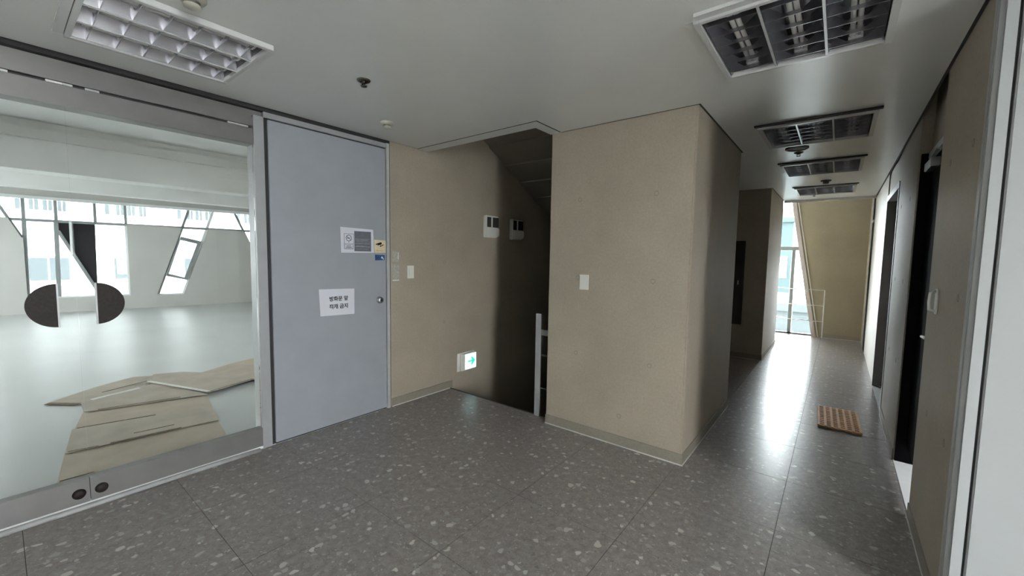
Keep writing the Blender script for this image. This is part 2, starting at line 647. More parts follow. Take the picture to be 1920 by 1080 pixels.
wall_b2 = struct(MB().box(-2.2, -0.785, Y2, 8.3, -0.2, 3.3).build('wall_second_block', 'concrete', bevel=0.01),
                 'second concrete block down the corridor beside the slanted window', 'wall')

# right wall: niche, pier, lift opening, slot
wr = MB()
wr.box(XR, XR + 0.2, 2.245, 3.13, -0.2, ZS)
wr.box(0.45, 0.60, 3.13, 3.98, 2.16, ZS)               # lintel set back over the black door
wr.box(XR, 0.60, 3.98, 5.10, -0.2, ZS)
wr.box(XR + 0.01, 0.60, 5.10, 6.30, 2.16, ZS)
wr.box(XR, 0.60, 6.30, 8.45, -0.2, 3.3)
wr.box(XR, 0.60, 8.82, YE + 0.2, -0.2, 3.3)
wr.box(XR, 0.60, 8.45, 8.82, 2.62, 3.3)
wr.box(0.59, 0.75, 4.9, YE + 0.2, -0.2, 3.3)           # closes the shafts behind
wall_right = struct(wr.build('wall_right', 'concrete'), 'concrete corridor wall on the right with doors and niches', 'wall')
bay = MB()
bay.box(1.35, 3.35, 2.245, 2.40, -0.2, ZS)
bay.box(XR + 0.2, 1.35, 2.245, 2.40, 2.40, ZS)
bay.box(XL - 0.18, 3.35, YB - 0.15, YB, -0.2, ZS)
bay.prism([[(YB, -0.2), (2.245, -0.2), (2.245, ZS), (YB, ZS)], [(-0.80, 0.06), (-0.80, 2.34), (-0.02, 2.34), (-0.02, 0.06)]],
          (3.2, 0, 0), (0, 1, 0), (0, 0, 1), (0.15, 0, 0))
struct(bay.build('wall_bay', 'whitewall'), 'pale walls of the bay behind the camera', 'wall')
# small room behind the black door, with its own window
wm = MB()
wm.box(0.60, 2.45, 2.40, 2.45, -0.2, ZS)
wm.box(0.60, 2.45, 4.85, 5.0, -0.2, ZS)
wm.box(0.60, 2.45, 2.40, 5.0, ZS - 0.1, ZS)
wm.prism([[(2.40, -0.2), (5.0, -0.2), (5.0, ZS), (2.40, ZS)], [(3.2, 1.55), (3.2, 2.3), (3.9, 2.3), (3.9, 1.55)]], (2.3, 0, 0), (0, 1, 0), (0, 0, 1), (0.15, 0, 0))
struct(wm.build('wall_washroom', 'whitewall'), 'white walls of the room behind the black door', 'wall')
struct(MB().box(0.452, 2.3, 2.45, 4.85, -0.2, 0.003).build('floor_washroom', 'marble'), 'white floor of the room behind the black door', 'floor')
w3 = struct(empty('window_3', (3.26, -0.5, 0.06)), 'tall daylight window of the bay', 'window')
fr = MB()
for a, b in (((-0.80, 0.08), (-0.02, 0.08)), ((-0.80, 2.32), (-0.02, 2.32)), ((-0.785, 0.06), (-0.785, 2.34)), ((-0.035, 0.06), (-0.035, 2.34))):
    fr.bar((3.26, a[0], a[1]), (3.26, b[0], b[1]), (1, 0, 0), 0.03, 0.05)
fr.build('window_frame', 'winframe', w3)
# end wall with the slanted edge
we = MB()
we.prism([[(-0.225, -0.2), (0.39, -0.2), (0.39, 3.3), (-0.835, 3.3), (-0.262, 0.0)]], (0, YE, 0), (1, 0, 0), (0, 0, 1), (0, 0.2, 0))
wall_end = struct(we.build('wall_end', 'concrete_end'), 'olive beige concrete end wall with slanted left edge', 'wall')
wv = MB()
wv.box(-2.65, -2.5, 8.3, YE + 0.2, -0.2, 3.3)
wv.box(-2.65, 0.75, 8.3, YE + 0.25, 3.2, 3.3)
wv.box(-2.5, -2.2, 8.2, 8.3, -0.2, 3.3)
wv.box(-0.785, XR, YCE + 0.03, YCE + 0.13, ZC + 0.02, 3.3)
struct(wv.build('wall_void', 'whitewall'), 'white upper walls of the window void', 'wall')

# ------------------------------------------------------------------ ceiling with openings
SG = 0.014
light_spots = [(-2.85, -2.215, 0.26, 0.88), (-0.525, 0.115, 1.87, 2.51), (-0.525, 0.135, 3.62, 4.27), (-0.525, 0.12, 5.12, 5.79), (-0.525, 0.11, 6.84, 7.52)]
xc = sorted({XL + 0.03, BX0 - 0.0, -1.80, BX1 + SG, XR - SG, 3.2, -0.785 + SG, BX0} | {v for l in light_spots for v in l[:2]})
yc = sorted({YB, 2.24, 2.53, YF - SG, BY1 + SG, Y2 - SG, YCE} | {v for l in light_spots for v in l[2:]})
cl = MB()


def solid_ceiling(x, y):
    if x > XR - SG:
        return y < 2.24
    for l in light_spots:
        if l[0] < x < l[1] and l[2] < y < l[3]:
            return False
    if x < -1.80 and y > 2.53:
        return BX0 < x and y > BY1 + SG and y < Y2 - SG
    if x < BX1 + SG and YF - SG < y < BY1 + SG:
        return False
    if x < -0.785 + SG and y > Y2 - SG:
        return False
    return True


for i in range(len(xc) - 1):
    for j in range(len(yc) - 1):
        if solid_ceiling((xc[i] + xc[i + 1]) / 2, (yc[j] + yc[j + 1]) / 2):
            cl.box(xc[i], xc[i + 1], yc[j], yc[j + 1], ZC, ZC + 0.015)
ceiling = struct(cl.build('ceiling', 'ceil'), 'off-white satin painted ceiling', 'ceiling')
# border round the stair opening
tr = MB()
tr.box(XL + 0.005, -1.815, 2.545, 2.665, ZC - 0.001, ZC + 0.05)
tr.box(-1.905, -1.815, 2.665, YF - 0.004, ZC - 0.001, ZC + 0.05)
t1 = struct(tr.build('trim_1', 'ceil'), 'pale border around the stair opening in the ceiling', 'trim')
MB().box(XL + 0.03, -1.801, 2.531, 2.544, ZC, ZC + 0.012).box(-1.814, -1.801, 2.545, YF - 0.015, ZC, ZC + 0.012).build('shadow_joint', 'dark', t1)
sj = MB().box(-1.80, BX1 + SG - 0.001, YF - SG + 0.001, YF - 0.001, ZC, ZC + 0.012)
sj.box(BX1 + 0.001, BX1 + SG - 0.001, YF, BY1 + SG - 0.001, ZC, ZC + 0.012)
sj.box(BX0, BX1, BY1 + 0.001, BY1 + SG - 0.001, ZC, ZC + 0.012)
sj.box(BX0, -0.785 + SG - 0.001, Y2 - SG + 0.001, Y2 - 0.001, ZC, ZC + 0.012)
sj.box(-0.784, -0.785 + SG - 0.001, Y2, YCE, ZC, ZC + 0.012)
sj.box(XR - SG + 0.001, XR - 0.001, 2.25, YCE, ZC, ZC + 0.012)
struct(sj.build('trim_8', 'dark'), 'thin black shadow joint between ceiling and concrete walls', 'trim')
te = MB().box(-0.775, XR - 0.004, YCE + 0.001, YCE + 0.028, ZC - 0.035, ZC + 0.05)
struct(te.build('trim_2', 'rod'), 'white edge strip where the corridor ceiling ends', 'trim')
sb = MB()
for r in ((XL - 0.18, 3.35, YB - 0.15, 2.98), (BX0, 2.45, 2.98, 8.3)):
    sb.box(r[0], r[1], r[2], r[3], ZS, 3.3)
struct(sb.build('slab_above', 'void'), 'dark slab above the ceiling boards', 'slab')

# baseboards
def baseboard(name, x0, x1, y0, y1, cx0, cx1, cy0, cy1, lab):
    b = struct(MB().box(x0, x1, y0, y1, 0.0, 0.078).build(name, 'baseboard'), lab, 'baseboard')
    MB().box(cx0, cx1, cy0, cy1, 0.0, 0.007).build('caulk_line', 'caulk', b)
    return b


baseboard('baseboard_left', XL, XL + 0.006, 2.25, 3.02, XL + 0.006, XL + 0.011, 2.25, 2.98, 'stone baseboard beside the grey door')
baseboard('baseboard_block_front', BX0 + 0.004, BX1 + 0.006, YF - 0.006, YF, BX0 + 0.004, BX1 + 0.011, YF - 0.011, YF - 0.006, 'stone baseboard along the front of the concrete block')
baseboard('baseboard_block_side', BX1, BX1 + 0.006, YF, BY1, BX1 + 0.006, BX1 + 0.010, YF - 0.006, BY1, 'stone baseboard along the corridor side of the concrete block')
baseboard('baseboard_second_block', -0.785, -0.779, Y2, 8.3, -0.779, -0.774, Y2, 8.3, 'stone baseboard of the second block')
baseboard('baseboard_second_front', BX0 + 0.004, -0.785, Y2 - 0.006, Y2, BX0 + 0.004, -0.779, Y2 - 0.010, Y2 - 0.006, 'stone baseboard on the dark face of the second block')
baseboard('baseboard_right', XR - 0.006, XR, 2.25, 3.13, XR - 0.010, XR - 0.006, 2.25, 3.13, 'baseboard under the near right concrete wall')
baseboard('baseboard_right_pier', XR - 0.006, XR, 3.98, 5.10, XR - 0.010, XR - 0.006, 3.98, 5.10, 'baseboard under the pier between black door and lift opening')
baseboard('baseboard_end', -0.20, XR, YE - 0.008, YE, -0.20, XR, YE - 0.010, YE - 0.008, 'dark baseboard of the end wall')

# form tie marks
def tie(parent, c, n):
    MB().lathe([(0.0, -0.0035), (0.011, -0.003), (0.014, 0.0012), (0.017, 0.0008), (0.018, -0.002)], c, n, 14).build('tie_mark', 'tie', parent)


for z in (0.655, 1.262, 1.875):
    for x in (-1.62, -1.02):
        tie(wall_block, (x, YF, z), (0, -1, 0))
for p in ((-1.236, 0.229), (-1.80, 0.045), (-1.235, 0.048)):
    tie(wall_block, (p[0], YF - (0.006 if p[1] < 0.07 else 0), p[1]), (0, -1, 0))
for z in (0.67, 1.28, 1.9):
    for y in (2.44, 2.87):
        tie(wall_right, (XR, y, z), (-1, 0, 0))
    for y in (4.3, 4.85):
        tie(wall_right, (XR, y, z), (-1, 0, 0))
    for y in (2.9,):
        if z > 0.7:
            tie(wall_left, (XL, y, z - 0.55), (1, 0, 0))
for z in (0.4, 1.0):
    for y in (4.35, 4.9):
        tie(wall_left, (XL, y, z), (1, 0, 0))
for z in (0.9, 1.5, 2.1):
    for x in (-0.2, 0.2):
        if x > -0.15 or z < 0.6 or z > 1.6:
            tie(wall_end, (x, YE, z), (0, -1, 0))

# ------------------------------------------------------------------ glass doors on the left
gf = struct(empty('door_1', (XL, 0.27, 0)), 'frameless double glass door with dark half-round pulls', 'door')
h = MB()
h.box(XL - 0.12, XL - 0.005, -0.62, 1.148, 2.285, 2.345)
h.build('header', 'rail', gf)
MB().box(XL - 0.10, XL - 0.001, -0.62, 1.145, 2.160, 2.268).build('top_rail', 'rail', gf)
MB().box(XL - 0.12, XL - 0.035, -0.62, 1.145, 2.266, 2.287).build('track_gap', 'dark', gf)
for a, b, c in ((-0.05, 0.085, 'rod'), (0.205, 0.262, 'rod'), (0.262, 0.30, 'rail_l'), (0.345, 0.40, 'rail_l'), (1.00, 1.12, 'rail_l')):
    MB().box(XL - 0.03, XL - 0.004, a, b, 2.270, 2.281).build('light_slit', c, gf)  # pale pieces painted in for light leaking through the header gap
MB().box(XL - 0.12, XL + 0.010, 1.148, 1.212, 0, 2.36).build('jamb', 'frame', gf, bevel=0.003)
MB().box(XL - 0.12, XL + 0.010, -0.70, -0.62, 0, 2.36).build('jamb', 'frame', gf, bevel=0.003)
leafs = {}
for nm, a, b in (('l', -0.615, 0.2665), ('r', 0.2695, 1.143)):
    lf = MB().box(XL - 0.012, XL, a, b, 0.155, 2.165).build('glass_leaf', 'glass', gf)
    MB().box(XL - 0.035, XL + 0.022, a, b, 0.028, 0.160).build('bottom_rail', 'rail', lf)
    leafs[nm] = lf
for nm, yc_, sgn in (('l', 0.195, -1), ('r', 0.338, 1)):
    P = [(yc_ + sgn * 0.114 * math.cos(t), 1.126 + 0.114 * math.sin(t)) for t in [(-PI / 2 + PI * k / 24) for k in range(25)]]
    MB().prism([P], (XL + 0.002, 0, 0), (0, 1, 0), (0, 0, 1), (0.016, 0, 0)).build('pull_plate', 'handle', leafs[nm], bevel=0.002)
    MB().bar((XL + 0.011, yc_, 1.012), (XL + 0.011, yc_, 1.24), (1, 0, 0), 0.007, 0.019).build('plate_edge', 'frame', leafs[nm])
for nm, y0 in (('l', 0.195), ('r', 0.283)):
    MB().lathe([(0.0, 0.016), (0.018, 0.015), (0.026, 0.008), (0.028, 0.0)], (XL + 0.022, y0 + 0.03, 0.085), (1, 0, 0), 18).build('lock_cylinder', 'handle', leafs[nm])
MB().tube([(XL + 0.045, -0.7, 0.012), (XL + 0.045, 0.30, 0.013), (XL + 0.042, 0.62, 0.014), (XL + 0.032, 0.90, 0.010), (XL + 0.03, 1.12, 0.006)], 0.015, 10).build('threshold_bead', 'bead', gf)

# ------------------------------------------------------------------ grey door
gd = struct(empty('door_2', (XL, 1.72, 0)), 'tall grey steel fire door with paper notices', 'door')
MB().box(XL - 0.05, XL + 0.004, 1.240, 2.196, 0.012, 2.350).build('door_leaf', 'door', gd, bevel=0.003)
MB().box(XL - 0.06, XL - 0.012, 1.212, 1.240, 0.0, 2.36).build('gasket', 'dark', gd)
MB().box(XL - 0.06, XL - 0.012, 2.194, 2.203, 0.0, 2.36).build('gasket', 'dark', gd)
MB().box(XL - 0.05, XL - 0.004, 1.240, 2.196, 0.0, 0.0115).build('gasket', 'dark', gd)
MB().box(XL - 0.06, XL - 0.012, 1.212, 2.203, 2.349, 2.360).build('gasket', 'dark', gd)
MB().box(XL - 0.10, XL + 0.012, 2.202, 2.232, 0.0, 2.402).build('door_frame', 'rail_l', gd, bevel=0.002)
MB().box(XL - 0.10, XL + 0.008, 1.212, 2.202, 2.360, 2.398).build('head_frame', 'frame', gd, bevel=0.002)
MB().box(XL - 0.10, XL - 0.030, -0.62, 1.212, 2.345, 2.398).build('shaded_head', 'rail', gf)  # head frame over the glass, given a dark colour for its shade
MB().box(XL - 0.06, XL - 0.002, 2.233, 2.245, 0.0, 2.402).build('frame_joint', 'dark', gd)
kn = MB().lathe([(0.030, 0.0), (0.030, 0.006), (0.024, 0.010), (0.022, 0.012), (0.026, 0.022), (0.024, 0.028), (0.012, 0.030), (0.0, 0.030)], (XL + 0.004, 2.125, 1.015), (1, 0, 0), 24)
kob = kn.build('knob', 'knob', gd)
MB().lathe([(0.0095, 0.0), (0.0095, 0.0015), (0.0, 0.0015)], (XL + 0.034, 2.125, 1.015), (1, 0, 0), 12).build('keyhole', 'dark', kob)


def quad_sheet(name, pts, mat, x, t=0.0012, parent=None, bulge=0.0, loc=None):
    """flat sheet on the left wall from four (y, z) corners, slightly wavy"""
    n = 8
    vs, fs = [], []
    (a, b, c, d) = pts     # top left, top right, bottom right, bottom left
    for lay in (0, 1):
        for i in range(n + 1):
            for j in range(n + 1):
                s, r = i / n, j / n
                y = (a[0] * (1 - s) + b[0] * s) * (1 - r) + (d[0] * (1 - s) + c[0] * s) * r
                z = (a[1] * (1 - s) + b[1] * s) * (1 - r) + (d[1] * (1 - s) + c[1] * s) * r
                wob = bulge * (math.sin(s * 5.1) * math.cos(r * 3.3)) ** 2
                vs.append((x + wob + (t if lay else 0), y, z))
    k = (n + 1) * (n + 1)
    for i in range(n):
        for j in range(n):
            q = (i * (n + 1) + j, (i + 1) * (n + 1) + j, (i + 1) * (n + 1) + j + 1, i * (n + 1) + j + 1)
            fs.append(q)
            fs.append(tuple(v + k for v in q[::-1]))
    ring = [i * (n + 1) for i in range(n)] + [n * (n + 1) + j for j in range(n)] + [(n - i) * (n + 1) + n for i in range(n)] + [n - j for j in range(n)]
    for i in range(len(ring)):
        p, q = ring[i], ring[(i + 1) % len(ring)]
        fs.append((p, q, q + k, p + k))
    m = MB().add(vs, fs)
    return m.build(name, mat, parent, loc=loc)


XS = XL + 0.0045
# Korean notice
pn = quad_sheet('paper_notice', [(1.579, 1.138), (1.882, 1.130), (1.880, 0.915), (1.588, 0.922)], 'paper', XS, 0.0008, None, 0.001, loc=(XS, 1.73, 0.92))
tag(pn, 'white paper with two lines of Korean lettering taped on the grey door', 'notice')
for body, yy, zz in (('방화문 앞', 1.742, 1.040), ('적재 금지', 1.742, 0.976)):
    vs, fs = text_mesh(body, 0.052, 0.0014)
    sc = 0.160 / max(0.001, (max(v[0] for v in vs) - min(v[0] for v in vs)))
    MB().add([(XS + 0.0026, yy + v[0] * sc, zz + v[1] * sc) for v in vs], fs).build('lettering', 'ink', pn)

# no smoking poster
ps = quad_sheet('poster', [(1.765, 1.640), (2.066, 1.634), (2.074, 1.434), (1.770, 1.430)], 'paper', XS, 0.0012, None, 0.0, loc=(XS, 1.92, 1.43))
tag(ps, 'landscape no-smoking poster with dark grey text panel on the grey door', 'poster')
xp = XS + 0.0014
MB().box(xp, xp + 0.0006, 1.887, 2.045, 1.444, 1.613).build('text_panel', 'photo', ps)
for k, (z, a, b) in enumerate(((1.547, 1.893, 2.03), (1.536, 1.893, 2.012), (1.524, 1.90, 2.038), (1.507, 1.893, 2.035), (1.489, 1.905, 1.97), (1.481, 1.895, 2.035), (1.462, 1.90, 2.02))):
    MB().box(xp + 0.0006, xp + 0.0009, a, b, z, z + (0.005 if k % 2 else 0.003)).build('printed_line', 'photo_l', ps)


def outline(y0, y1, z0, z1, w, x, name, mat, parent):
    m = MB()
    for a, b, c, d in ((y0, y1, z0, z0 + w), (y0, y1, z1 - w, z1), (y0, y0 + w, z0 + w, z1 - w), (y1 - w, y1, z0 + w, z1 - w)):
        m.box(x, x + 0.0006, a, b, c, d)
    return m.build(name, mat, parent)


outline(1.796, 1.880, 1.461, 1.589, 0.003, xp, 'sign_border', 'inkgrey', ps)
outline(1.803, 1.873, 1.465, 1.499, 0.002, xp, 'caption_border', 'inkgrey', ps)
MB().box(xp, xp + 0.0006, 1.796, 1.880, 1.503, 1.506).build('sign_divider', 'inkgrey', ps)
MB().box(xp, xp + 0.0006, 1.812, 1.864, 1.473, 1.479).box(xp, xp + 0.0006, 1.817, 1.859, 1.485, 1.490).build('caption_text', 'inkgrey', ps)
ring = MB()
cy, cz, R0, R1 = 1.838, 1.552, 0.0215, 0.027
for k in range(28):
    t0, t1 = 2 * PI * k / 28, 2 * PI * (k + 1) / 28
    ring.add([(xp + 0.0006, cy + r * math.cos(t), cz + r * math.sin(t)) for t, r in ((t0, R0), (t0, R1), (t1, R1), (t1, R0))], [(0, 1, 2, 3)])
ring.bar((xp + 0.0007, cy - 0.018, cz + 0.018), (xp + 0.0007, cy + 0.018, cz - 0.018), (1, 0, 0), 0.004, 0.0004)
ring.build('prohibition_ring', 'inkgrey', ps)
MB().box(xp, xp + 0.0004, cy - 0.017, cy + 0.008, cz - 0.004, cz + 0.003).build('cigarette_mark', 'inkgrey', ps)
MB().tube([(xp + 0.0004, cy + 0.010, cz), (xp + 0.0004, cy + 0.013, cz + 0.006), (xp + 0.0004, cy + 0.009, cz + 0.011)], 0.0014, 6).build('smoke_mark', 'inkgrey', ps)
MB().box(xp, xp + 0.0005, cy - 0.004, cy + 0.004, 1.515, 1.521).build('print_dot', 'inkgrey', ps)

# camera sticker
cs = quad_sheet('camera_sticker', [(2.076, 1.549), (2.192, 1.545), (2.192, 1.437), (2.080, 1.434)], 'cream', XS, 0.001, None, 0.0, loc=(XS, 2.13, 1.43))
tag(cs, 'square cream sticker with black surveillance camera pictogram', 'sticker')
xq = XS + 0.0012
MB().bar((xq, 2.108, 1.508), (xq, 2.150, 1.520), (1, 0, 0), 0.020, 0.0006).build('camera_body_mark', 'ink', cs)
MB().bar((xq, 2.094, 1.508), (xq, 2.106, 1.511), (1, 0, 0), 0.010, 0.0006).build('lens_mark', 'ink', cs)
MB().bar((xq, 2.134, 1.490), (xq, 2.170, 1.508), (1, 0, 0), 0.007, 0.0006).bar((xq, 2.134, 1.490), (xq, 2.139, 1.502), (1, 0, 0), 0.006, 0.0006).build('bracket_mark', 'ink', cs)
MB().box(xq, xq + 0.0004, 2.095, 2.165, 1.452, 1.455).build('caption_mark', 'card_edge', cs)
bs = quad_sheet('blue_sticker', [(2.083, 1.418), (2.183, 1.416), (2.180, 1.370), (2.085, 1.369)], 'blue', XS, 0.001, None, 0.0, loc=(XS, 2.13, 1.37))
tag(bs, 'small dark blue sticker with pale mark under the camera sticker', 'sticker')
MB().prism([[(2.142, 1.388), (2.150, 1.404), (2.160, 1.400), (2.172, 1.378), (2.166, 1.374), (2.156, 1.386)]], (XS + 0.0011, 0, 0), (0, 1, 0), (0, 0, 1), (0.0005, 0, 0)).build('pale_mark', 'paper', bs)
MB().box(XS + 0.0011, XS + 0.0015, 2.095, 2.135, 1.402, 1.405).build('pale_line', 'inkgrey', bs)

# tape remnants on the wall
tp = tag(quad_sheet('tape_strip', [(2.262, 1.452), (2.335, 1.45), (2.334, 1.360), (2.262, 1.352)], 'tape', XL + 0.001, 0.0006, None, 0.001, loc=(XL, 2.3, 1.35)),
         'upper strip of clear tape left on the concrete beside the door frame', 'tape')
tp2 = tag(quad_sheet('tape_strip', [(2.258, 1.335), (2.338, 1.330), (2.340, 1.176), (2.260, 1.180)], 'tape', XL + 0.001, 0.0006, None, 0.001, loc=(XL, 2.3, 1.18)),
          'lower longer strip of clear tape left on the concrete beside the door frame', 'tape')
for p, z0, z1 in ((tp, 1.38, 1.44), (tp2, 1.18, 1.19)):
    MB().box(XL + 0.0022, XL + 0.003, 2.326 if p is tp else 2.265, 2.334, z0, z1).build('torn_edge', 'paper', p)


# switches
def wall_switch(c, face, w, hh, lab):
    """rocker switch plate; face is the outward normal"""
    o = empty('light_switch', c)
    tag(o, lab, 'switch', 'light switches')
    f = Vector(face)
    s = Vector((0, 0, 1)).cross(f)
    def slab(ww, h0, h1, d0, d1, nm, mt, off=0.0):
        c0 = Vector(c)
        m = MB()
        P = [c0 + s * (off + a * ww / 2) + Vector((0, 0, 1)) * b + f * d for d in (d0, d1) for a, b in ((-1, h0), (1, h0), (1, h1), (-1, h1))]
        m.add(P, [(0, 3, 2, 1), (4, 5, 6, 7), (0, 1, 5, 4), (1, 2, 6, 5), (2, 3, 7, 6), (3, 0, 4, 7)])
        return m.build(nm, mt, o, bevel=0.002)
    slab(w, 0, hh, 0.0, 0.008, 'plate', 'plastic')
    slab(w * 0.55, hh * 0.16, hh * 0.84, 0.008, 0.012, 'rocker', 'plastic')
    return o


wall_switch((XL, 2.466, 1.197), (1, 0, 0), 0.078, 0.122, 'ivory switch plate on the concrete beside the grey door')
wall_switch((-1.561, YF, 1.170), (0, -1, 0), 0.078, 0.118, 'ivory switch plate on the front of the concrete block')

# switch / grip plate on the right wall
gp = tag(empty('wall_grip', (XR, 2.87, 1.17)), 'small white vertical grip plate on the near right concrete wall', 'grip')
MB().box(XR - 0.006, XR, 2.845, 2.905, 1.172, 1.295).build('back_plate', 'plastic', gp, bevel=0.002)
MB().tube([(XR - 0.006, 2.875, 1.185), (XR - 0.026, 2.875, 1.192), (XR - 0.028, 2.875, 1.23), (XR - 0.026, 2.875, 1.275), (XR - 0.006, 2.875, 1.284)], 0.007, 8).build('grip_bar', 'rod', gp)

# exit sign
ex = tag(empty('exit_sign', (XL, 3.22, 0.16)), 'small lit exit guide box with green arrow low on the stairwell wall', 'exit sign')
MB().box(XL, XL + 0.012, 3.085, 3.352, 0.152, 0.352).build('back_plate', 'plastic', ex, bevel=0.003)
MB().box(XL + 0.012, XL + 0.05, 3.115, 3.345, 0.160, 0.345).build('case', 'plastic', ex, bevel=0.006)
fc = MB().box(XL + 0.048, XL + 0.054, 3.165, 3.335, 0.172, 0.338).build('lit_face', 'exit_white', ex)
MB().prism([[(3.205, 0.247), (3.268, 0.247), (3.250, 0.217), (3.268, 0.208), (3.320, 0.255), (3.268, 0.304), (3.250, 0.295), (3.268, 0.265), (3.205, 0.263)]],
           (XL + 0.0545, 0, 0), (0, 1, 0), (0, 0, 1), (0.001, 0, 0)).build('arrow', 'exit_green', fc)
pm = MB().lathe([(0.0, 0.001), (0.004, 0.001), (0.004, 0.0)], (XL + 0.0545, 3.197, 0.208), (1, 0, 0), 10)
pm.bar((XL + 0.055, 3.196, 0.203), (XL + 0.055, 3.192, 0.191), (1, 0, 0), 0.005, 0.001)
pm.bar((XL + 0.055, 3.192, 0.191), (XL + 0.055, 3.201, 0.182), (1, 0, 0), 0.003, 0.001)
pm.bar((XL + 0.055, 3.192, 0.191), (XL + 0.055, 3.184, 0.184), (1, 0, 0), 0.003, 0.001)
pm.build('running_figure_mark', 'exit_green', fc)

# emergency light boxes on the stairwell wall
em = tag(empty('emergency_light', (XL, 3.595, 1.63)), 'white emergency light box at the edge of the stairwell shadow', 'emergency light', 'emergency light boxes')
y0, y1, z0, z1 = 3.485, 3.708, 1.635, 1.885
case = MB()
case.prism([[(y0, z0), (y1 - 0.03, z0), (y1, z0 + 0.03), (y1, z1), (y0, z1)]], (XL, 0, 0), (0, 1, 0), (0, 0, 1), (0.045, 0, 0))
case.build('case', 'plastic', em, bevel=0.006)
MB().prism([[(y0 + 0.012, z0 + 0.008), (y1 - 0.03, z0 + 0.008), (y1 - 0.006, z0 + 0.03), (y1 - 0.006, z0 + 0.108), (y0 + 0.012, z0 + 0.112)]], (XL + 0.045, 0, 0), (0, 1, 0), (0, 0, 1), (0.022, 0, 0)).build('lower_cover', 'plastic', em, bevel=0.006)
MB().box(XL + 0.045, XL + 0.052, y0 + 0.018, y0 + 0.085, z0 + 0.118, z1 - 0.018).build('smoked_lens', 'plastic_g', em, bevel=0.003)
MB().box(XL + 0.045, XL + 0.052, y0 + 0.100, y1 - 0.008, z0 + 0.118, z1 - 0.018).build('smoked_lens', 'plastic_g', em, bevel=0.003)
MB().box(XL + 0.045, XL + 0.060, y0 + 0.086, y0 + 0.099, z0 + 0.112, z1 - 0.010).build('divider_rib', 'plastic', em)
MB().lathe([(0.0, 0.004), (0.014, 0.003), (0.017, 0.0)], (XL + 0.03, y0 + 0.14, z0), (0, 0, -1), 12).build('test_button', 'plastic', em)
em2 = copy_tree(em)
em2.location = (XL, 3.595 + 0.478, 1.63 - 0.005)
em2['label'] = 'emergency light box deeper in the dark of the stairwell'

# railing post at the stair head
pr = tag(empty('stair_railing', (-2.04, 2.97, 0)), 'grey flat post with short bars at the stair head beside the concrete block', 'railing')
MB().box(-2.071, -2.016, 2.958, 2.976, 0.0, 0.922).build('post', 'post', pr, bevel=0.002)
MB().box(-2.016, -1.902, 2.960, 2.972, 0.735, 0.785).build('top_bar', 'post', pr)
for z in (0.555, 0.255):
    MB().tube([(-2.02, 2.976, z), (-1.99, 2.99, z - 0.004), (-1.96, 3.05, z - 0.03), (-1.945, 3.3, z - 0.16), (-1.945, 3.9, z - 0.48)], 0.006, 8).build('rod', 'rail', pr)

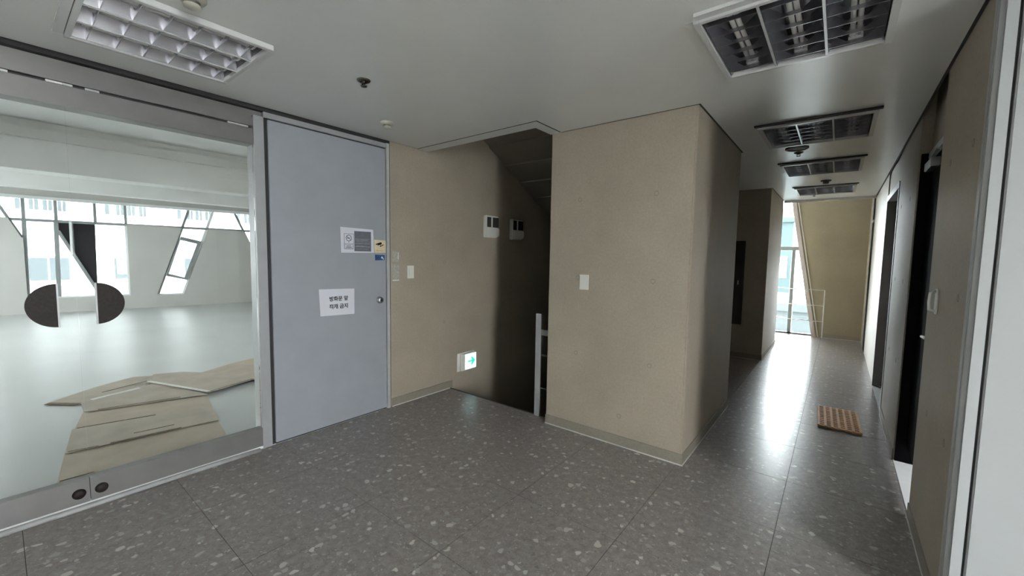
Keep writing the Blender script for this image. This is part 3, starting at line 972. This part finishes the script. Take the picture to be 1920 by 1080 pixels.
# ------------------------------------------------------------------ ceiling lights
def make_light(x0, x1, y0, y1, slot=True):
    cx, cy = (x0 + x1) / 2, (y0 + y1) / 2
    w, l = x1 - x0, y1 - y0
    o = empty('ceiling_light', (cx, cy, ZC))
    f = MB()
    D = 0.026          # how far the frame stands below the ceiling
    t = 0.015
    for a, b, c, d in ((-w / 2 - 0.012, -w / 2 + t, -l / 2 - 0.012, l / 2 + 0.012), (w / 2 - t, w / 2 + 0.012, -l / 2 - 0.012, l / 2 + 0.012),
                       (-w / 2 + t, w / 2 - t, -l / 2 - 0.012, -l / 2 + t * 0.6), (-w / 2 + t, w / 2 - t, l / 2 - t * 0.6, l / 2 + 0.012)):
        f.box(cx + a, cx + b, cy + c, cy + d, ZC - D, ZC - 0.001)
    f.build('frame', 'lightframe', o, bevel=0.002)
    if slot:  # dark strip stands in for shade on the frame's near face
        MB().box(cx - w / 2 - 0.03, cx + w / 2 + 0.03, cy - l / 2 - 0.050, cy - l / 2 - 0.013, ZC - 0.012, ZC - 0.001).build('near_shade_strip', 'dark', o)
    else:
        MB().box(cx - w / 2, cx + w / 2, cy - l / 2 - 0.048, cy - l / 2 - 0.014, ZC - 0.016, ZC - 0.001).build('end_flap', 'lightframe', o)
        MB().box(cx - w / 2 - 0.05, cx - w / 2 - 0.014, cy - l / 2, cy + l / 2, ZC - 0.008, ZC - 0.001).build('side_flap', 'ceil', o)
    hb = MB()
    e = 0.004
    hb.box(cx - w / 2 + e, cx - w / 2 + e + 0.004, cy - l / 2 + e, cy + l / 2 - e, ZC, ZC + 0.085)
    hb.box(cx + w / 2 - e - 0.004, cx + w / 2 - e, cy - l / 2 + e, cy + l / 2 - e, ZC, ZC + 0.085)
    hb.box(cx - w / 2 + e, cx + w / 2 - e, cy - l / 2 + e, cy - l / 2 + e + 0.004, ZC, ZC + 0.085)
    hb.box(cx - w / 2 + e, cx + w / 2 - e, cy + l / 2 - e - 0.004, cy + l / 2 - e, ZC, ZC + 0.085)
    hb.box(cx - w / 2 + e, cx + w / 2 - e, cy - l / 2 + e, cy + l / 2 - e, ZC + 0.085, ZC + 0.089)
    hb.build('housing', 'housing', o)
    iw = w - 2 * t
    tw = iw / 3
    lo, hi = cy - l / 2 + t * 0.6, cy + l / 2 - t * 0.6
    zb = ZC - D + 0.004
    for k in (1, 2):
        xx = cx - iw / 2 + k * tw
        MB().box(xx - 0.005, xx + 0.005, lo, hi, zb, ZC + 0.012).build('divider', 'lightframe', o)
    bmesh_blade = None
    for k in range(3):
        xa, xb = cx - iw / 2 + k * tw, cx - iw / 2 + (k + 1) * tw
        xm = (xa + xb) / 2
        # curved mirror sides of the trough
        for sgn in (-1, 1):
            edge = xa + 0.006 if sgn < 0 else xb - 0.006
            pts = [(edge, zb + 0.004), (edge - sgn * 0.010, zb + 0.030), (edge - sgn * 0.026, zb + 0.058), (edge - sgn * 0.048, zb + 0.082)]
            vs = [(p[0], yy, p[1]) for yy in (lo + 0.002, hi - 0.002) for p in pts] + [(p[0] + sgn * 0.002, yy, p[1] + 0.001) for yy in (lo + 0.002, hi - 0.002) for p in pts]
            fs = [(i, i + 1, i + 5, i + 4) for i in range(3)] + [(i + 8, i + 12, i + 13, i + 9) for i in range(3)]
            MB().add(vs, fs, True).build('reflector_side', 'blade', o)
        for q in range(6):
            yy = lo + (q + 0.5) * (hi - lo) / 6
            if bmesh_blade is None or q == 0 and k == 0:
                prof = [(-tw / 2 + 0.008, 0.004), (tw / 2 - 0.008, 0.004), (tw / 2 - 0.014, 0.044), (tw / 2 - 0.026, 0.052),
                        (0.034, 0.020), (-0.034, 0.020), (-tw / 2 + 0.026, 0.052), (-tw / 2 + 0.014, 0.044)]
                m = MB()
                n_ = len(prof)
                vs = [(p[0], -0.0012, p[1]) for p in prof] + [(p[0] * 0.985, -0.008, 0.040 if p[1] > 0.03 else p[1] + 0.012) for p in prof] \
                    + [(p[0], 0.0012, p[1]) for p in prof]
                m.add([(p[0], -0.0016, p[1]) for p in prof] + [(p[0], 0.0016, p[1]) for p in prof],
                      [tuple(range(n_)), tuple(range(2 * n_ - 1, n_ - 1, -1))] + [(i, (i + 1) % n_, (i + 1) % n_ + n_, i + n_) for i in range(n_)])
                b = m.build('blade', 'blade')
                b.parent = o
                bmesh_blade = b.data
            else:
                b = bpy.data.objects.new('blade', bmesh_blade)
                COL.objects.link(b)
                b.parent = o
            b.location = (xm - cx, yy - cy, zb - ZC)
        for s in (-0.012, 0.012):
            MB().tube([(xm + s, lo + 0.03, ZC + 0.020), (xm + s, hi - 0.03, ZC + 0.020)], 0.0095, 10).build('lamp_tube', 'tube', o)
        MB().box(xm - 0.026, xm + 0.026, hi - 0.055, hi - 0.012, ZC + 0.006, ZC + 0.060).build('lamp_socket', 'lightframe', o, bevel=0.006)
    return o


L_lab = ['louvred ceiling light above the glass doors', 'nearest louvred ceiling light of the corridor row', 'second louvred ceiling light down the corridor',
         'third louvred ceiling light down the corridor', 'farthest louvred ceiling light by the end window']
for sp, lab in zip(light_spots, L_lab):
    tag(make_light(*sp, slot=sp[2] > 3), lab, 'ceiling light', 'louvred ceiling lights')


# ------------------------------------------------------------------ small ceiling things
def sprinkler(x, y, lab):
    o = tag(empty('sprinkler', (x, y, ZC)), lab, 'sprinkler', 'sprinkler heads')
    MB().lathe([(0.038, 0.0), (0.036, 0.006), (0.024, 0.012), (0.020, 0.012)], (x, y, ZC), (0, 0, -1), 20).build('escutcheon', 'sprink', o)
    MB().lathe([(0.012, 0.008), (0.011, 0.018), (0.008, 0.020)], (x, y, ZC), (0, 0, -1), 12).build('body', 'sprink', o)
    MB().tube([(x - 0.012, y, ZC - 0.016), (x - 0.013, y, ZC - 0.026), (x, y, ZC - 0.032), (x + 0.013, y, ZC - 0.026), (x + 0.012, y, ZC - 0.016)], 0.003, 6).build('frame_arm', 'sprink', o)
    MB().lathe([(0.0, 0.032), (0.018, 0.033), (0.018, 0.036), (0.0, 0.037)], (x, y, ZC), (0, 0, -1), 16).build('deflector', 'sprink', o)
    return o


def detector(x, y, lab, m1='detector', r=0.05):
    o = tag(empty('smoke_detector', (x, y, ZC)), lab, 'detector', 'smoke detectors')
    MB().lathe([(r, 0.0), (r, 0.008), (r * 0.86, 0.016), (r * 0.55, 0.020)], (x, y, ZC), (0, 0, -1), 24).build('base', m1, o)
    MB().lathe([(r * 0.56, 0.018), (r * 0.55, 0.030), (r * 0.46, 0.034)], (x, y, ZC), (0, 0, -1), 24).build('vent_ring', 'detector_d', o)
    MB().lathe([(r * 0.60, 0.031), (r * 0.58, 0.038), (r * 0.35, 0.044), (0.0, 0.046)], (x, y, ZC), (0, 0, -1), 24).build('cap', m1, o)
    return o


sprinkler(-2.205, 1.375, 'dark sprinkler head in the middle of the lobby ceiling')
detector(-2.747, 1.905, 'cream smoke detector near the top of the grey door')
detector(-2.06, 0.535, 'tan smoke detector beside the ceiling light over the glass doors', 'detector')
sd = tag(empty('ceiling_speaker', (-0.350, 4.42, ZC)), 'round dark rimmed ceiling speaker behind the second corridor light', 'speaker')
MB().lathe([(0.088, 0.0), (0.088, 0.012), (0.078, 0.016), (0.070, 0.010)], (-0.350, 4.46, ZC), (0, 0, -1), 32).build('rim', 'detector_d', sd)
MB().lathe([(0.072, 0.008), (0.040, 0.010), (0.0, 0.011)], (-0.350, 4.46, ZC), (0, 0, -1), 32).build('grille', 'inkgrey', sd)
sprinkler(-0.35, 4.66, 'sprinkler head just beyond the round ceiling speaker')
detector(-0.184, 6.42, 'dark smoke detector between the third and farthest corridor lights', 'detector_d', 0.055)
sprinkler(-0.345, 7.62, 'tiny sprinkler head beyond the farthest corridor light')

# ------------------------------------------------------------------ doors on the right wall
d4 = struct(empty('door_3', (0.85, 2.245, 0)), 'pale grey steel door and rounded frame at the right edge', 'door')
MB().box(XR - 0.004, XR + 0.042, 2.205, 2.30, 0.0, 2.40).build('frame_post', 'white_door', d4, bevel=0.014)
MB().box(XR - 0.006, XR + 0.002, 2.235, 2.252, 0.0, 2.38).build('frame_lip', 'frame', d4)
MB().box(XR + 0.040, XR + 0.052, 2.236, 2.30, 0.0, 2.36).build('gasket', 'dark', d4)
MB().box(XR + 0.052, 1.295, 2.222, 2.268, 0.012, 2.352).build('door_leaf', 'white_door', d4, bevel=0.004)
MB().box(1.295, 1.355, 2.205, 2.30, 0.0, 2.40).build('frame_post', 'white_door', d4, bevel=0.010)
MB().box(XR + 0.042, 1.295, 2.205, 2.30, 2.356, 2.40).build('head_frame', 'white_door', d4, bevel=0.008)
lv = MB().lathe([(0.026, 0.0), (0.026, 0.008), (0.010, 0.010), (0.009, 0.045)], (1.22, 2.222, 1.0), (0, -1, 0), 16)
lv.tube([(1.22, 2.180, 1.0), (1.20, 2.177, 1.0), (1.10, 2.177, 0.997)], 0.009, 8)
lv.build('lever_handle', 'knob', d4)

d5 = struct(empty('door_4', (0.45, 3.55, 0)), 'black door set back in a concrete niche', 'door')
MB().box(0.45, 0.50, 3.16, 3.955, 0.13, 2.115).build('door_leaf', 'black', d5)
MB().box(0.44, 0.52, 3.13, 3.16, 0.0, 2.16).build('frame_post', 'steelbrown', d5)
MB().box(0.398, 0.52, 3.955, 3.98, 0.0, 2.16).build('frame_post', 'black', d5)
MB().box(0.432, 0.52, 3.16, 3.955, 2.12, 2.16).build('head_frame', 'rail_l', d5)
lv = MB().lathe([(0.026, 0.0), (0.026, 0.008), (0.010, 0.010), (0.009, 0.045)], (0.45, 3.235, 1.0), (-1, 0, 0), 16)
lv.tube([(0.408, 3.232, 1.0), (0.405, 3.25, 1.0), (0.405, 3.345, 0.995)], 0.009, 8)
lv.build('lever_handle', 'rod', d5)
clo = MB().box(0.405, 0.450, 3.62, 3.86, 2.02, 2.075).build('door_closer', 'knob', d5, bevel=0.004)
MB().bar((0.425, 3.80, 2.085), (0.425, 3.55, 2.11), (0, 0, 1), 0.018, 0.008).build('closer_arm', 'rail_l', clo)
struct(MB().box(XR + 0.001, 0.452, 3.132, 3.978, -0.02, 0.004).build('trim_3', 'marble'), 'white stone threshold under the black door', 'trim')

d6 = struct(empty('door_5', (0.48, 5.7, 0)), 'brown steel lined lift opening in the right wall', 'door')
MB().box(XR - 0.006, 0.56, 6.255, 6.30, 0.0, 2.15).build('far_jamb', 'steelbrown', d6)
MB().box(XR - 0.006, 0.56, 5.10, 5.13, 0.0, 2.15).build('near_jamb', 'frame', d6)
MB().box(XR - 0.006, 0.56, 5.13, 6.255, 2.10, 2.16).build('head_lining', 'frame', d6)
for a, b in ((5.13, 5.69), (5.694, 6.255)):
    MB().box(0.50, 0.53, a, b, 0.005, 2.10).build('lift_panel', 'steelbrown', d6)
MB().box(XR, 0.55, 5.13, 6.255, -0.01, 0.003).build('sill_plate', 'rail_l', d6)

d7 = struct(empty('door_6', (XR, 8.63, 0)), 'narrow dark slot opening at the far end of the right wall', 'door')
MB().box(XR - 0.003, 0.54, 8.462, 8.81, 0.0, 2.62).build('dark_leaf', 'black', d7)
MB().box(XR - 0.010, 0.50, 8.81, 8.86, 0, 2.64).build('frame_post', 'whitewall', d7)
MB().box(XR - 0.014, XR + 0.03, 8.462, 8.81, 2.05, 2.08).build('transom_bar', 'rod', d7)

# dark cabinet on the second block
cb = tag(empty('wall_cabinet', (-1.33, Y2, 0.49)), 'black flush wall cabinet on the shaded face of the second block', 'cabinet')
MB().box(-1.60, -1.06, Y2 - 0.018, Y2, 0.49, 1.70).build('case', 'cab', cb)
MB().box(-1.585, -1.075, Y2 - 0.024, Y2 - 0.018, 0.505, 1.685).build('cabinet_door', 'cab', cb)
MB().box(-1.135, -1.12, Y2 - 0.034, Y2 - 0.024, 1.07, 1.13).build('pull', 'knob', cb)

# ------------------------------------------------------------------ end window
w1 = struct(empty('window_1', (-1.0, YE + 0.1, 0)), 'tall glazed window with slanted right edge at the corridor end', 'window')
MB().bar((-0.294, YE + 0.05, 0.0), (-0.867, YE + 0.05, 3.3), (0, 1, 0), 0.066, 0.14).build('slanted_jamb', 'slantframe', w1)
MB().bar((-0.225 - 0.002, YE - 0.004, 0.0), (-0.80, YE - 0.004, 3.3), (0, 1, 0), 0.014, 0.02).build('edge_bead', 'caulk', w1)
MB().box(-2.5, -0.52, YE + 0.08, YE + 0.14, 1.635, 1.70).build('transom', 'winframe', w1)
MB().box(-0.725, -0.665, YE + 0.08, YE + 0.14, 0.0, 1.635).build('mullion', 'winframe', w1)
MB().box(-1.725, -1.665, YE + 0.08, YE + 0.14, 0.0, 3.2).build('mullion', 'winframe', w1)
MB().box(-2.5, -0.25, YE + 0.08, YE + 0.14, -0.01, 0.03).build('sill', 'winframe', w1)
for P in ([(-0.66, 0.03), (-0.29, 0.03), (-0.54, 1.64), (-0.66, 1.64)], [(-1.66, 0.03), (-0.73, 0.03), (-0.73, 1.64), (-1.66, 1.64)],
          [(-1.66, 1.70), (-0.56, 1.70), (-0.82, 3.2), (-1.66, 3.2)], [(-2.5, 0.03), (-1.73, 0.03), (-1.73, 3.2), (-2.5, 3.2)]):
    MB().prism([P], (0, YE + 0.105, 0), (1, 0, 0), (0, 0, 1), (0, 0.008, 0)).build('pane', 'eglass', w1)

rl = tag(empty('window_railing', (-0.165, 9.42, 0)), 'thin white three-rail guard in front of the end window', 'railing')
MB().tube([(-0.165, 9.42, 0.0), (-0.168, 9.42, 0.90)], 0.009, 8).build('post', 'rod', rl)
for z in (0.90, 0.61, 0.32):
    MB().tube([(-0.168, 9.42, z), (-0.62, 9.42, z), (-0.70, 9.44, z), (-0.76, 9.50, z), (-0.80, 9.58, z), (-1.6, 9.585, z)], 0.007, 8).build('rail', 'rod', rl)

# ------------------------------------------------------------------ foot mat
mt = tag(empty('foot_mat', (0.078, 4.66, 0)), 'orange slatted foot mat lying on the corridor floor', 'mat')
mw, ml, ms = 0.300, 0.60, math.radians(2)
# the front left corner lies nearest the floor joint
cm, sm_ = math.cos(ms), math.sin(ms)


def mat_box(a, b, c, d, z0, z1, name):
    m = MB().box(a, b, c, d, z0, z1)
    m.v = [(0.078 + x * cm - y * sm_, 4.66 + x * sm_ + y * cm, z) for x, y, z in m.v]
    return m.build(name, 'mat', mt)


for k in range(12):
    yy = -ml / 2 + 0.014 + k * (ml - 0.028) / 11
    mat_box(-mw / 2, mw / 2, yy - 0.0105, yy + 0.0105, 0.007, 0.018, 'slat')
for k in range(7):
    xx = -mw / 2 + 0.010 + k * (mw - 0.02) / 6
    mat_box(xx - 0.0085, xx + 0.0085, -ml / 2, ml / 2, 0.018, 0.022, 'strip')
    for e in (-1, 0, 1):
        mat_box(xx - 0.007, xx + 0.007, e * (ml / 2 - 0.014) - 0.008, e * (ml / 2 - 0.014) + 0.008, 0.0, 0.007, 'foot')

# ------------------------------------------------------------------ the office behind the glass
OX0 = -13.8
of = MB().box(-14.6, XL - 0.125, -4.3, 9.0, -0.25, 0.0)
struct(of.build('floor_office', 'officefloor'), 'pale glossy floor of the empty office behind the glass doors', 'floor')
oc = MB().box(-14.6, XL - 0.18, -4.3, 9.0, 3.12, 3.3)
struct(oc.build('ceiling_office', 'officeceil'), 'bare white ceiling of the empty office', 'ceiling')
b1 = MB().box(-8.9, -8.5, -4.3, 9.0, 2.47, 3.12)
struct(b1.build('trim_4', 'officeceil'), 'downstand beam across the office ceiling', 'beam')
b2 = MB().box(-8.5, -8.40, -4.3, 9.0, 2.88, 3.01)
struct(b2.build('trim_5', 'whitewall'), 'white cable duct along the office beam', 'duct')
b3 = MB().box(-12.6, -12.3, -4.3, 9.0, 2.60, 3.12)
struct(b3.build('trim_6', 'officeceil'), 'second downstand beam near the office windows', 'beam')
wo_ = MB()
wo_.box(-14.6, XL - 0.18, 9.0, 9.15, -0.2, 3.3)
wo_.prism([[(-14.6, -0.2), (XL, -0.2), (XL, 3.3), (-14.6, 3.3)], [(-11.3, 0.9), (-11.3, 2.0), (-9.1, 2.0), (-9.1, 0.9)]], (0, -4.15, 0), (1, 0, 0), (0, 0, 1), (0, -0.15, 0))  # unseen opening added in this wall to brighten the office
wo_.box(XL - 0.18, XL - 0.02, -4.3, -0.70, -0.2, 3.3)
struct(wo_.build('wall_office', 'whitewall'), 'white side walls of the empty office', 'wall')

# facade wall of the office, slightly skew
fo = Vector((-13.8, 0, 0))
fu = Vector((0.66, 4.58, 0)).normalized()
fz = Vector((0, 0, 1))
fn = Vector((fu.y, -fu.x, 0))            # towards the camera
hole = [(-4.2, 2.55), (8.8, 2.50), (8.8, 2.00), (6.9, 2.0), (6.3, 0.3), (5.8, 0.3), (6.4, 2.0), (5.3, 2.0), (5.3, 1.66), (4.60, 1.66), (4.45, 2.01), (3.65, 2.02), (3.07, 0.30), (2.54, 0.31),
        (3.09, 2.02), (2.05, 2.05), (2.05, 0.32), (0.41, 0.34), (0.41, 1.66), (0.385, 1.66), (0.215, 2.07), (-1.2, 2.08), (-1.2, 0.34), (-2.8, 0.34), (-2.8, 2.08), (-4.2, 2.08)]
fac = MB().prism([[(-4.5, -0.2), (9.3, -0.2), (9.3, 3.3), (-4.5, 3.3)], hole], fo, fu, fz, fn * -0.22)
wall_fac = struct(fac.build('wall_far_office', 'facade_in'), 'pale far wall of the office with angular window openings', 'wall')
w2 = struct(empty('window_2', fo + fu * 1.2), 'angular ribbon and picture window in the far office wall', 'window')
def fp(u, z, d=-0.08):
    return fo + fu * u + fz * z + fn * d


def wbar(p, q, w, name='mullion', mat='winframe', d=-0.08, t=0.07):
    MB().bar(fp(*p, d), fp(*q, d), fn, w * 1.3, t).build(name, mat, w2)


wbar((-4.2, 2.07), (5.3, 2.02), 0.045, 'transom')
wbar((-4.2, 2.545), (8.8, 2.50), 0.05, 'head', 'winframe_w', 0.0)
for u in (0.43, 0.90, 1.515, 2.035, -0.3, -1.2):
    wbar((u, 2.53), (u, 2.05), 0.04)
wbar((0.43, 2.05), (0.41, 0.34), 0.05)
wbar((0.895, 2.05), (0.87, 0.34), 0.055)
wbar((2.035, 2.05), (2.045, 0.33), 0.045, 'mullion', 'winframe_w')
wbar((0.41, 0.345), (2.05, 0.33), 0.03, 'sill', 'winframe_w')
wbar((0.92, 1.83), (1.50, 0.42), 0.045, 'brace', 'winframe')
wbar((1.115, 2.05), (1.11, 1.30), 0.03, 'mullion', 'winframe_w', -0.05)
wbar((-0.02, 2.62), (0.385, 1.66), 0.035, 'brace')
wbar((4.25, 2.52), (4.60, 1.66), 0.035, 'brace')
wbar((3.25, 2.50), (2.56, 0.31), 0.04, 'mullion')
wbar((3.77, 2.50), (3.07, 0.31), 0.045, 'mullion', 'winframe_w')
wbar((2.54, 0.315), (3.07, 0.305), 0.03, 'sill', 'winframe_w')
MB().prism([[(0.92, 2.03), (1.505, 2.03), (1.485, 0.48), (0.92, 1.83)]], fp(0, 0, -0.12), fu, fz, fn * 0.012).build('dark_panel', 'darkpanel', w2)
sash = [(3.06, 1.80), (3.49, 1.69), (3.16, 0.67), (2.71, 0.79)]
inn = [(3.05, 1.71), (3.39, 1.62), (3.10, 0.74), (2.79, 0.845)]
MB().prism([sash, inn], fp(0, 0, -0.06), fu, fz, fn * 0.06).build('sash', 'winframe', w2)
MB().prism([hole], fp(0, 0, -0.13), fu, fz, fn * 0.008).build('pane', 'wglass', w2)


# cardboard on the office floor
def sheet(pts, z, mat, lab, edge=None, thick=0.006, lift=0.0):
    cx = sum(p[0] for p in pts) / len(pts)
    cy = sum(p[1] for p in pts) / len(pts)
    o = MB().prism([pts], (0, 0, z), (1, 0, 0), (0, 1, 0), (0, 0, thick)).build('cardboard_sheet', mat, loc=(cx, cy, z))
    tag(o, lab, 'cardboard', 'flattened cardboard on the office floor')
    if edge:
        for e in edge:
            (a, b, w, mt_) = e
            MB().bar((a[0], a[1], z + thick + 0.001), (b[0], b[1], z + thick + 0.001), (0, 0, 1), w, 0.004).build('torn_edge', mt_, o)
    return o


E1 = 'card_edge'
sheet([(-3.60, 0.165), (-4.14, 0.238), (-4.02, 1.105), (-3.58, 1.045)], 0.001, 'card_a', 'tan cardboard sheet nearest the glass door rail', [((-3.64, 0.18), (-3.64, 0.33), 0.012, E1)])
sheet([(-4.10, 0.238), (-4.61, 0.311), (-4.40, 1.167), (-3.99, 1.105)], 0.014, 'card_b', 'second tan cardboard sheet from the glass door rail', [((-4.105, 0.25), (-4.075, 0.40), 0.008, E1), ((-4.07, 0.46), (-4.02, 0.86), 0.014, E1), ((-4.16, 0.60), (-4.13, 0.84), 0.006, E1)])
sheet([(-4.56, 0.311), (-5.09, 0.417), (-4.81, 1.239), (-4.36, 1.167)], 0.001, 'card_a', 'third cardboard sheet with a torn brown edge', [((-4.65, 0.34), (-4.54, 0.80), 0.010, E1), ((-4.43, 0.88), (-4.40, 1.15), 0.040, E1)])
sheet([(-5.04, 0.417), (-5.42, 0.43), (-5.60, 0.92), (-5.57, 1.03), (-4.80, 1.244)], 0.014, 'card_b', 'fourth cardboard sheet from the glass door rail', [((-5.02, 0.50), (-4.88, 1.05), 0.010, E1), ((-5.40, 0.50), (-5.52, 0.86), 0.05, 'card_white')])
sheet([(-5.61, 0.231), (-5.36, 0.42), (-5.60, 0.93), (-5.98, 1.10), (-6.12, 0.90), (-5.93, 0.567)], 0.001, 'card_b', 'cardboard sheet skewed to the left at the back', [((-5.60, 0.235), (-5.38, 0.41), 0.05, E1), ((-5.66, 0.60), (-5.82, 1.00), 0.012, E1)])
sheet([(-5.69, 0.942), (-4.812, 1.259), (-4.976, 1.747), (-5.608, 1.459), (-5.86, 1.293), (-5.97, 1.054)], 0.027, 'card_b', 'large cardboard sheet with a white torn edge', [((-5.68, 0.96), (-4.84, 1.26), 0.032, 'card_white'), ((-4.83, 1.28), (-4.97, 1.70), 0.012, E1)])
sheet([(-5.70, 1.40), (-4.955, 1.73), (-4.93, 2.45), (-6.15, 2.65), (-5.95, 1.85)], 0.014, 'card_a', 'tan cardboard sheet running behind the door jamb', [((-5.62, 1.46), (-5.05, 1.72), 0.010, E1), ((-5.60, 1.95), (-5.30, 2.05), 0.012, E1)])

# ------------------------------------------------------------------ outside
struct(MB().box(3.4, 9.5, -7.5, 6.0, -0.30, -0.12).box(-9.5, 9.5, -9.5, -2.7, -0.30, -0.12).build('bounce_terrace', 'ground'), 'unseen pale paved terrace outside the rear windows', 'bounce_terrace')  # out-of-view deck added as a reflector to brighten the ceiling
struct(MB().box(-120, 60, -80, 120, -7.2, -7.0).build('ground', 'ground'), 'street level far below outside the windows', 'ground')


def building(name, lab, mat, x0, x1, y0, y1, z1, face, floors, wins, wsize, wmat='bwin', zb=-7.0, first=-5.0, step=3.2):
    o = tag(empty(name, ((x0 + x1) / 2, (y0 + y1) / 2, zb)), lab, 'building')
    body = MB().box(x0, x1, y0, y1, zb, z1).build('wall', mat, o)
    MB().box(x0 - 0.2, x1 + 0.2, y0 - 0.2, y1 + 0.2, z1, z1 + 0.35).build('roof', mat, o)
    fmesh = None
    for k in range(floors):
        for w in wins:
            z = first + k * step
            if face == 'x':
                m = MB().box(x1, x1 + 0.06, w, w + wsize[0], z, z + wsize[1])
                fr_ = MB().box(x1, x1 + 0.10, w + wsize[0] / 2 - 0.05, w + wsize[0] / 2 + 0.05, z, z + wsize[1])
            else:
                m = MB().box(w, w + wsize[0], y0 - 0.06, y0, z, z + wsize[1])
                fr_ = MB().box(w + wsize[0] / 2 - 0.05, w + wsize[0] / 2 + 0.05, y0 - 0.10, y0, z, z + wsize[1])
            wn = m.build('window', wmat, o)
            fr_.build('window_bar', 'bldg', wn)
    return o


wb_ = tag(empty('white_apartment_block', (-30, 6, -7.0)), 'white building with paired windows outside the office', 'building')
MB().box(-36, -24.2, -14, 26, -7.0, 9.5).build('wall', 'bldg', wb_)
MB().box(-36.2, -24.0, -14.2, 26.2, 9.5, 9.9).build('roof', 'bldg', wb_)
for k in range(-4, 7):
    for a, b, z0, z1, bar in ((0.77, 1.28, 0.20, 1.08, 0), (1.34, 1.86, 0.20, 1.08, 0), (0.57, 0.70, 2.92, 4.0, 0), (0.91, 1.15, 2.92, 4.0, 1), (1.26, 1.51, 2.92, 4.0, 1), (1.65, 1.87, 2.92, 4.0, 1)):
        a, b = a + k * 2.41, b + k * 2.41
        wn = MB().box(-24.2, -24.14, a, b, z0, z1).build('window', 'bwin', wb_)
        if bar:
            MB().box(-24.14, -24.10, (a + b) / 2 - 0.015, (a + b) / 2 + 0.015, z0, z1).build('window_bar', 'bldg', wn)
    MB().box(-24.2, -24.12, 0.6 + k * 2.41, 2.0 + k * 2.41, 1.14, 1.20).build('window_ledge', 'bldg', wb_)
building('teal_office_tower', 'teal glazed tower seen through the end window', 'bldg2', -9.0, -2.85, 38, 50, 4.4, 'y', 3, (-8.6, -6.2, -4.4), (1.3, 1.7), first=-5.5, step=2.8)
tb = building('low_grey_house', 'low grey building in front of the teal tower', 'bldg3', -6, 0.5, 24, 32, -1.0, 'y', 2, (-5.2, -3.6, -2.35, -1.5, -0.6), (0.55, 0.9), first=-4.6, step=1.7)
yb = tag(empty('roof_sign', (-6, 39, 4.75)), 'yellow sign band on the tower roof', 'sign')
MB().box(-8.6, -2.9, 38.2, 38.8, 4.75, 5.4).build('sign_board', 'yellow', yb)
for x in (-8, -6, -5):
    MB().box(x - 0.1, x + 0.1, 38.8, 39.2, 4.75, 5.3).build('sign_strut', 'bldg3', yb)
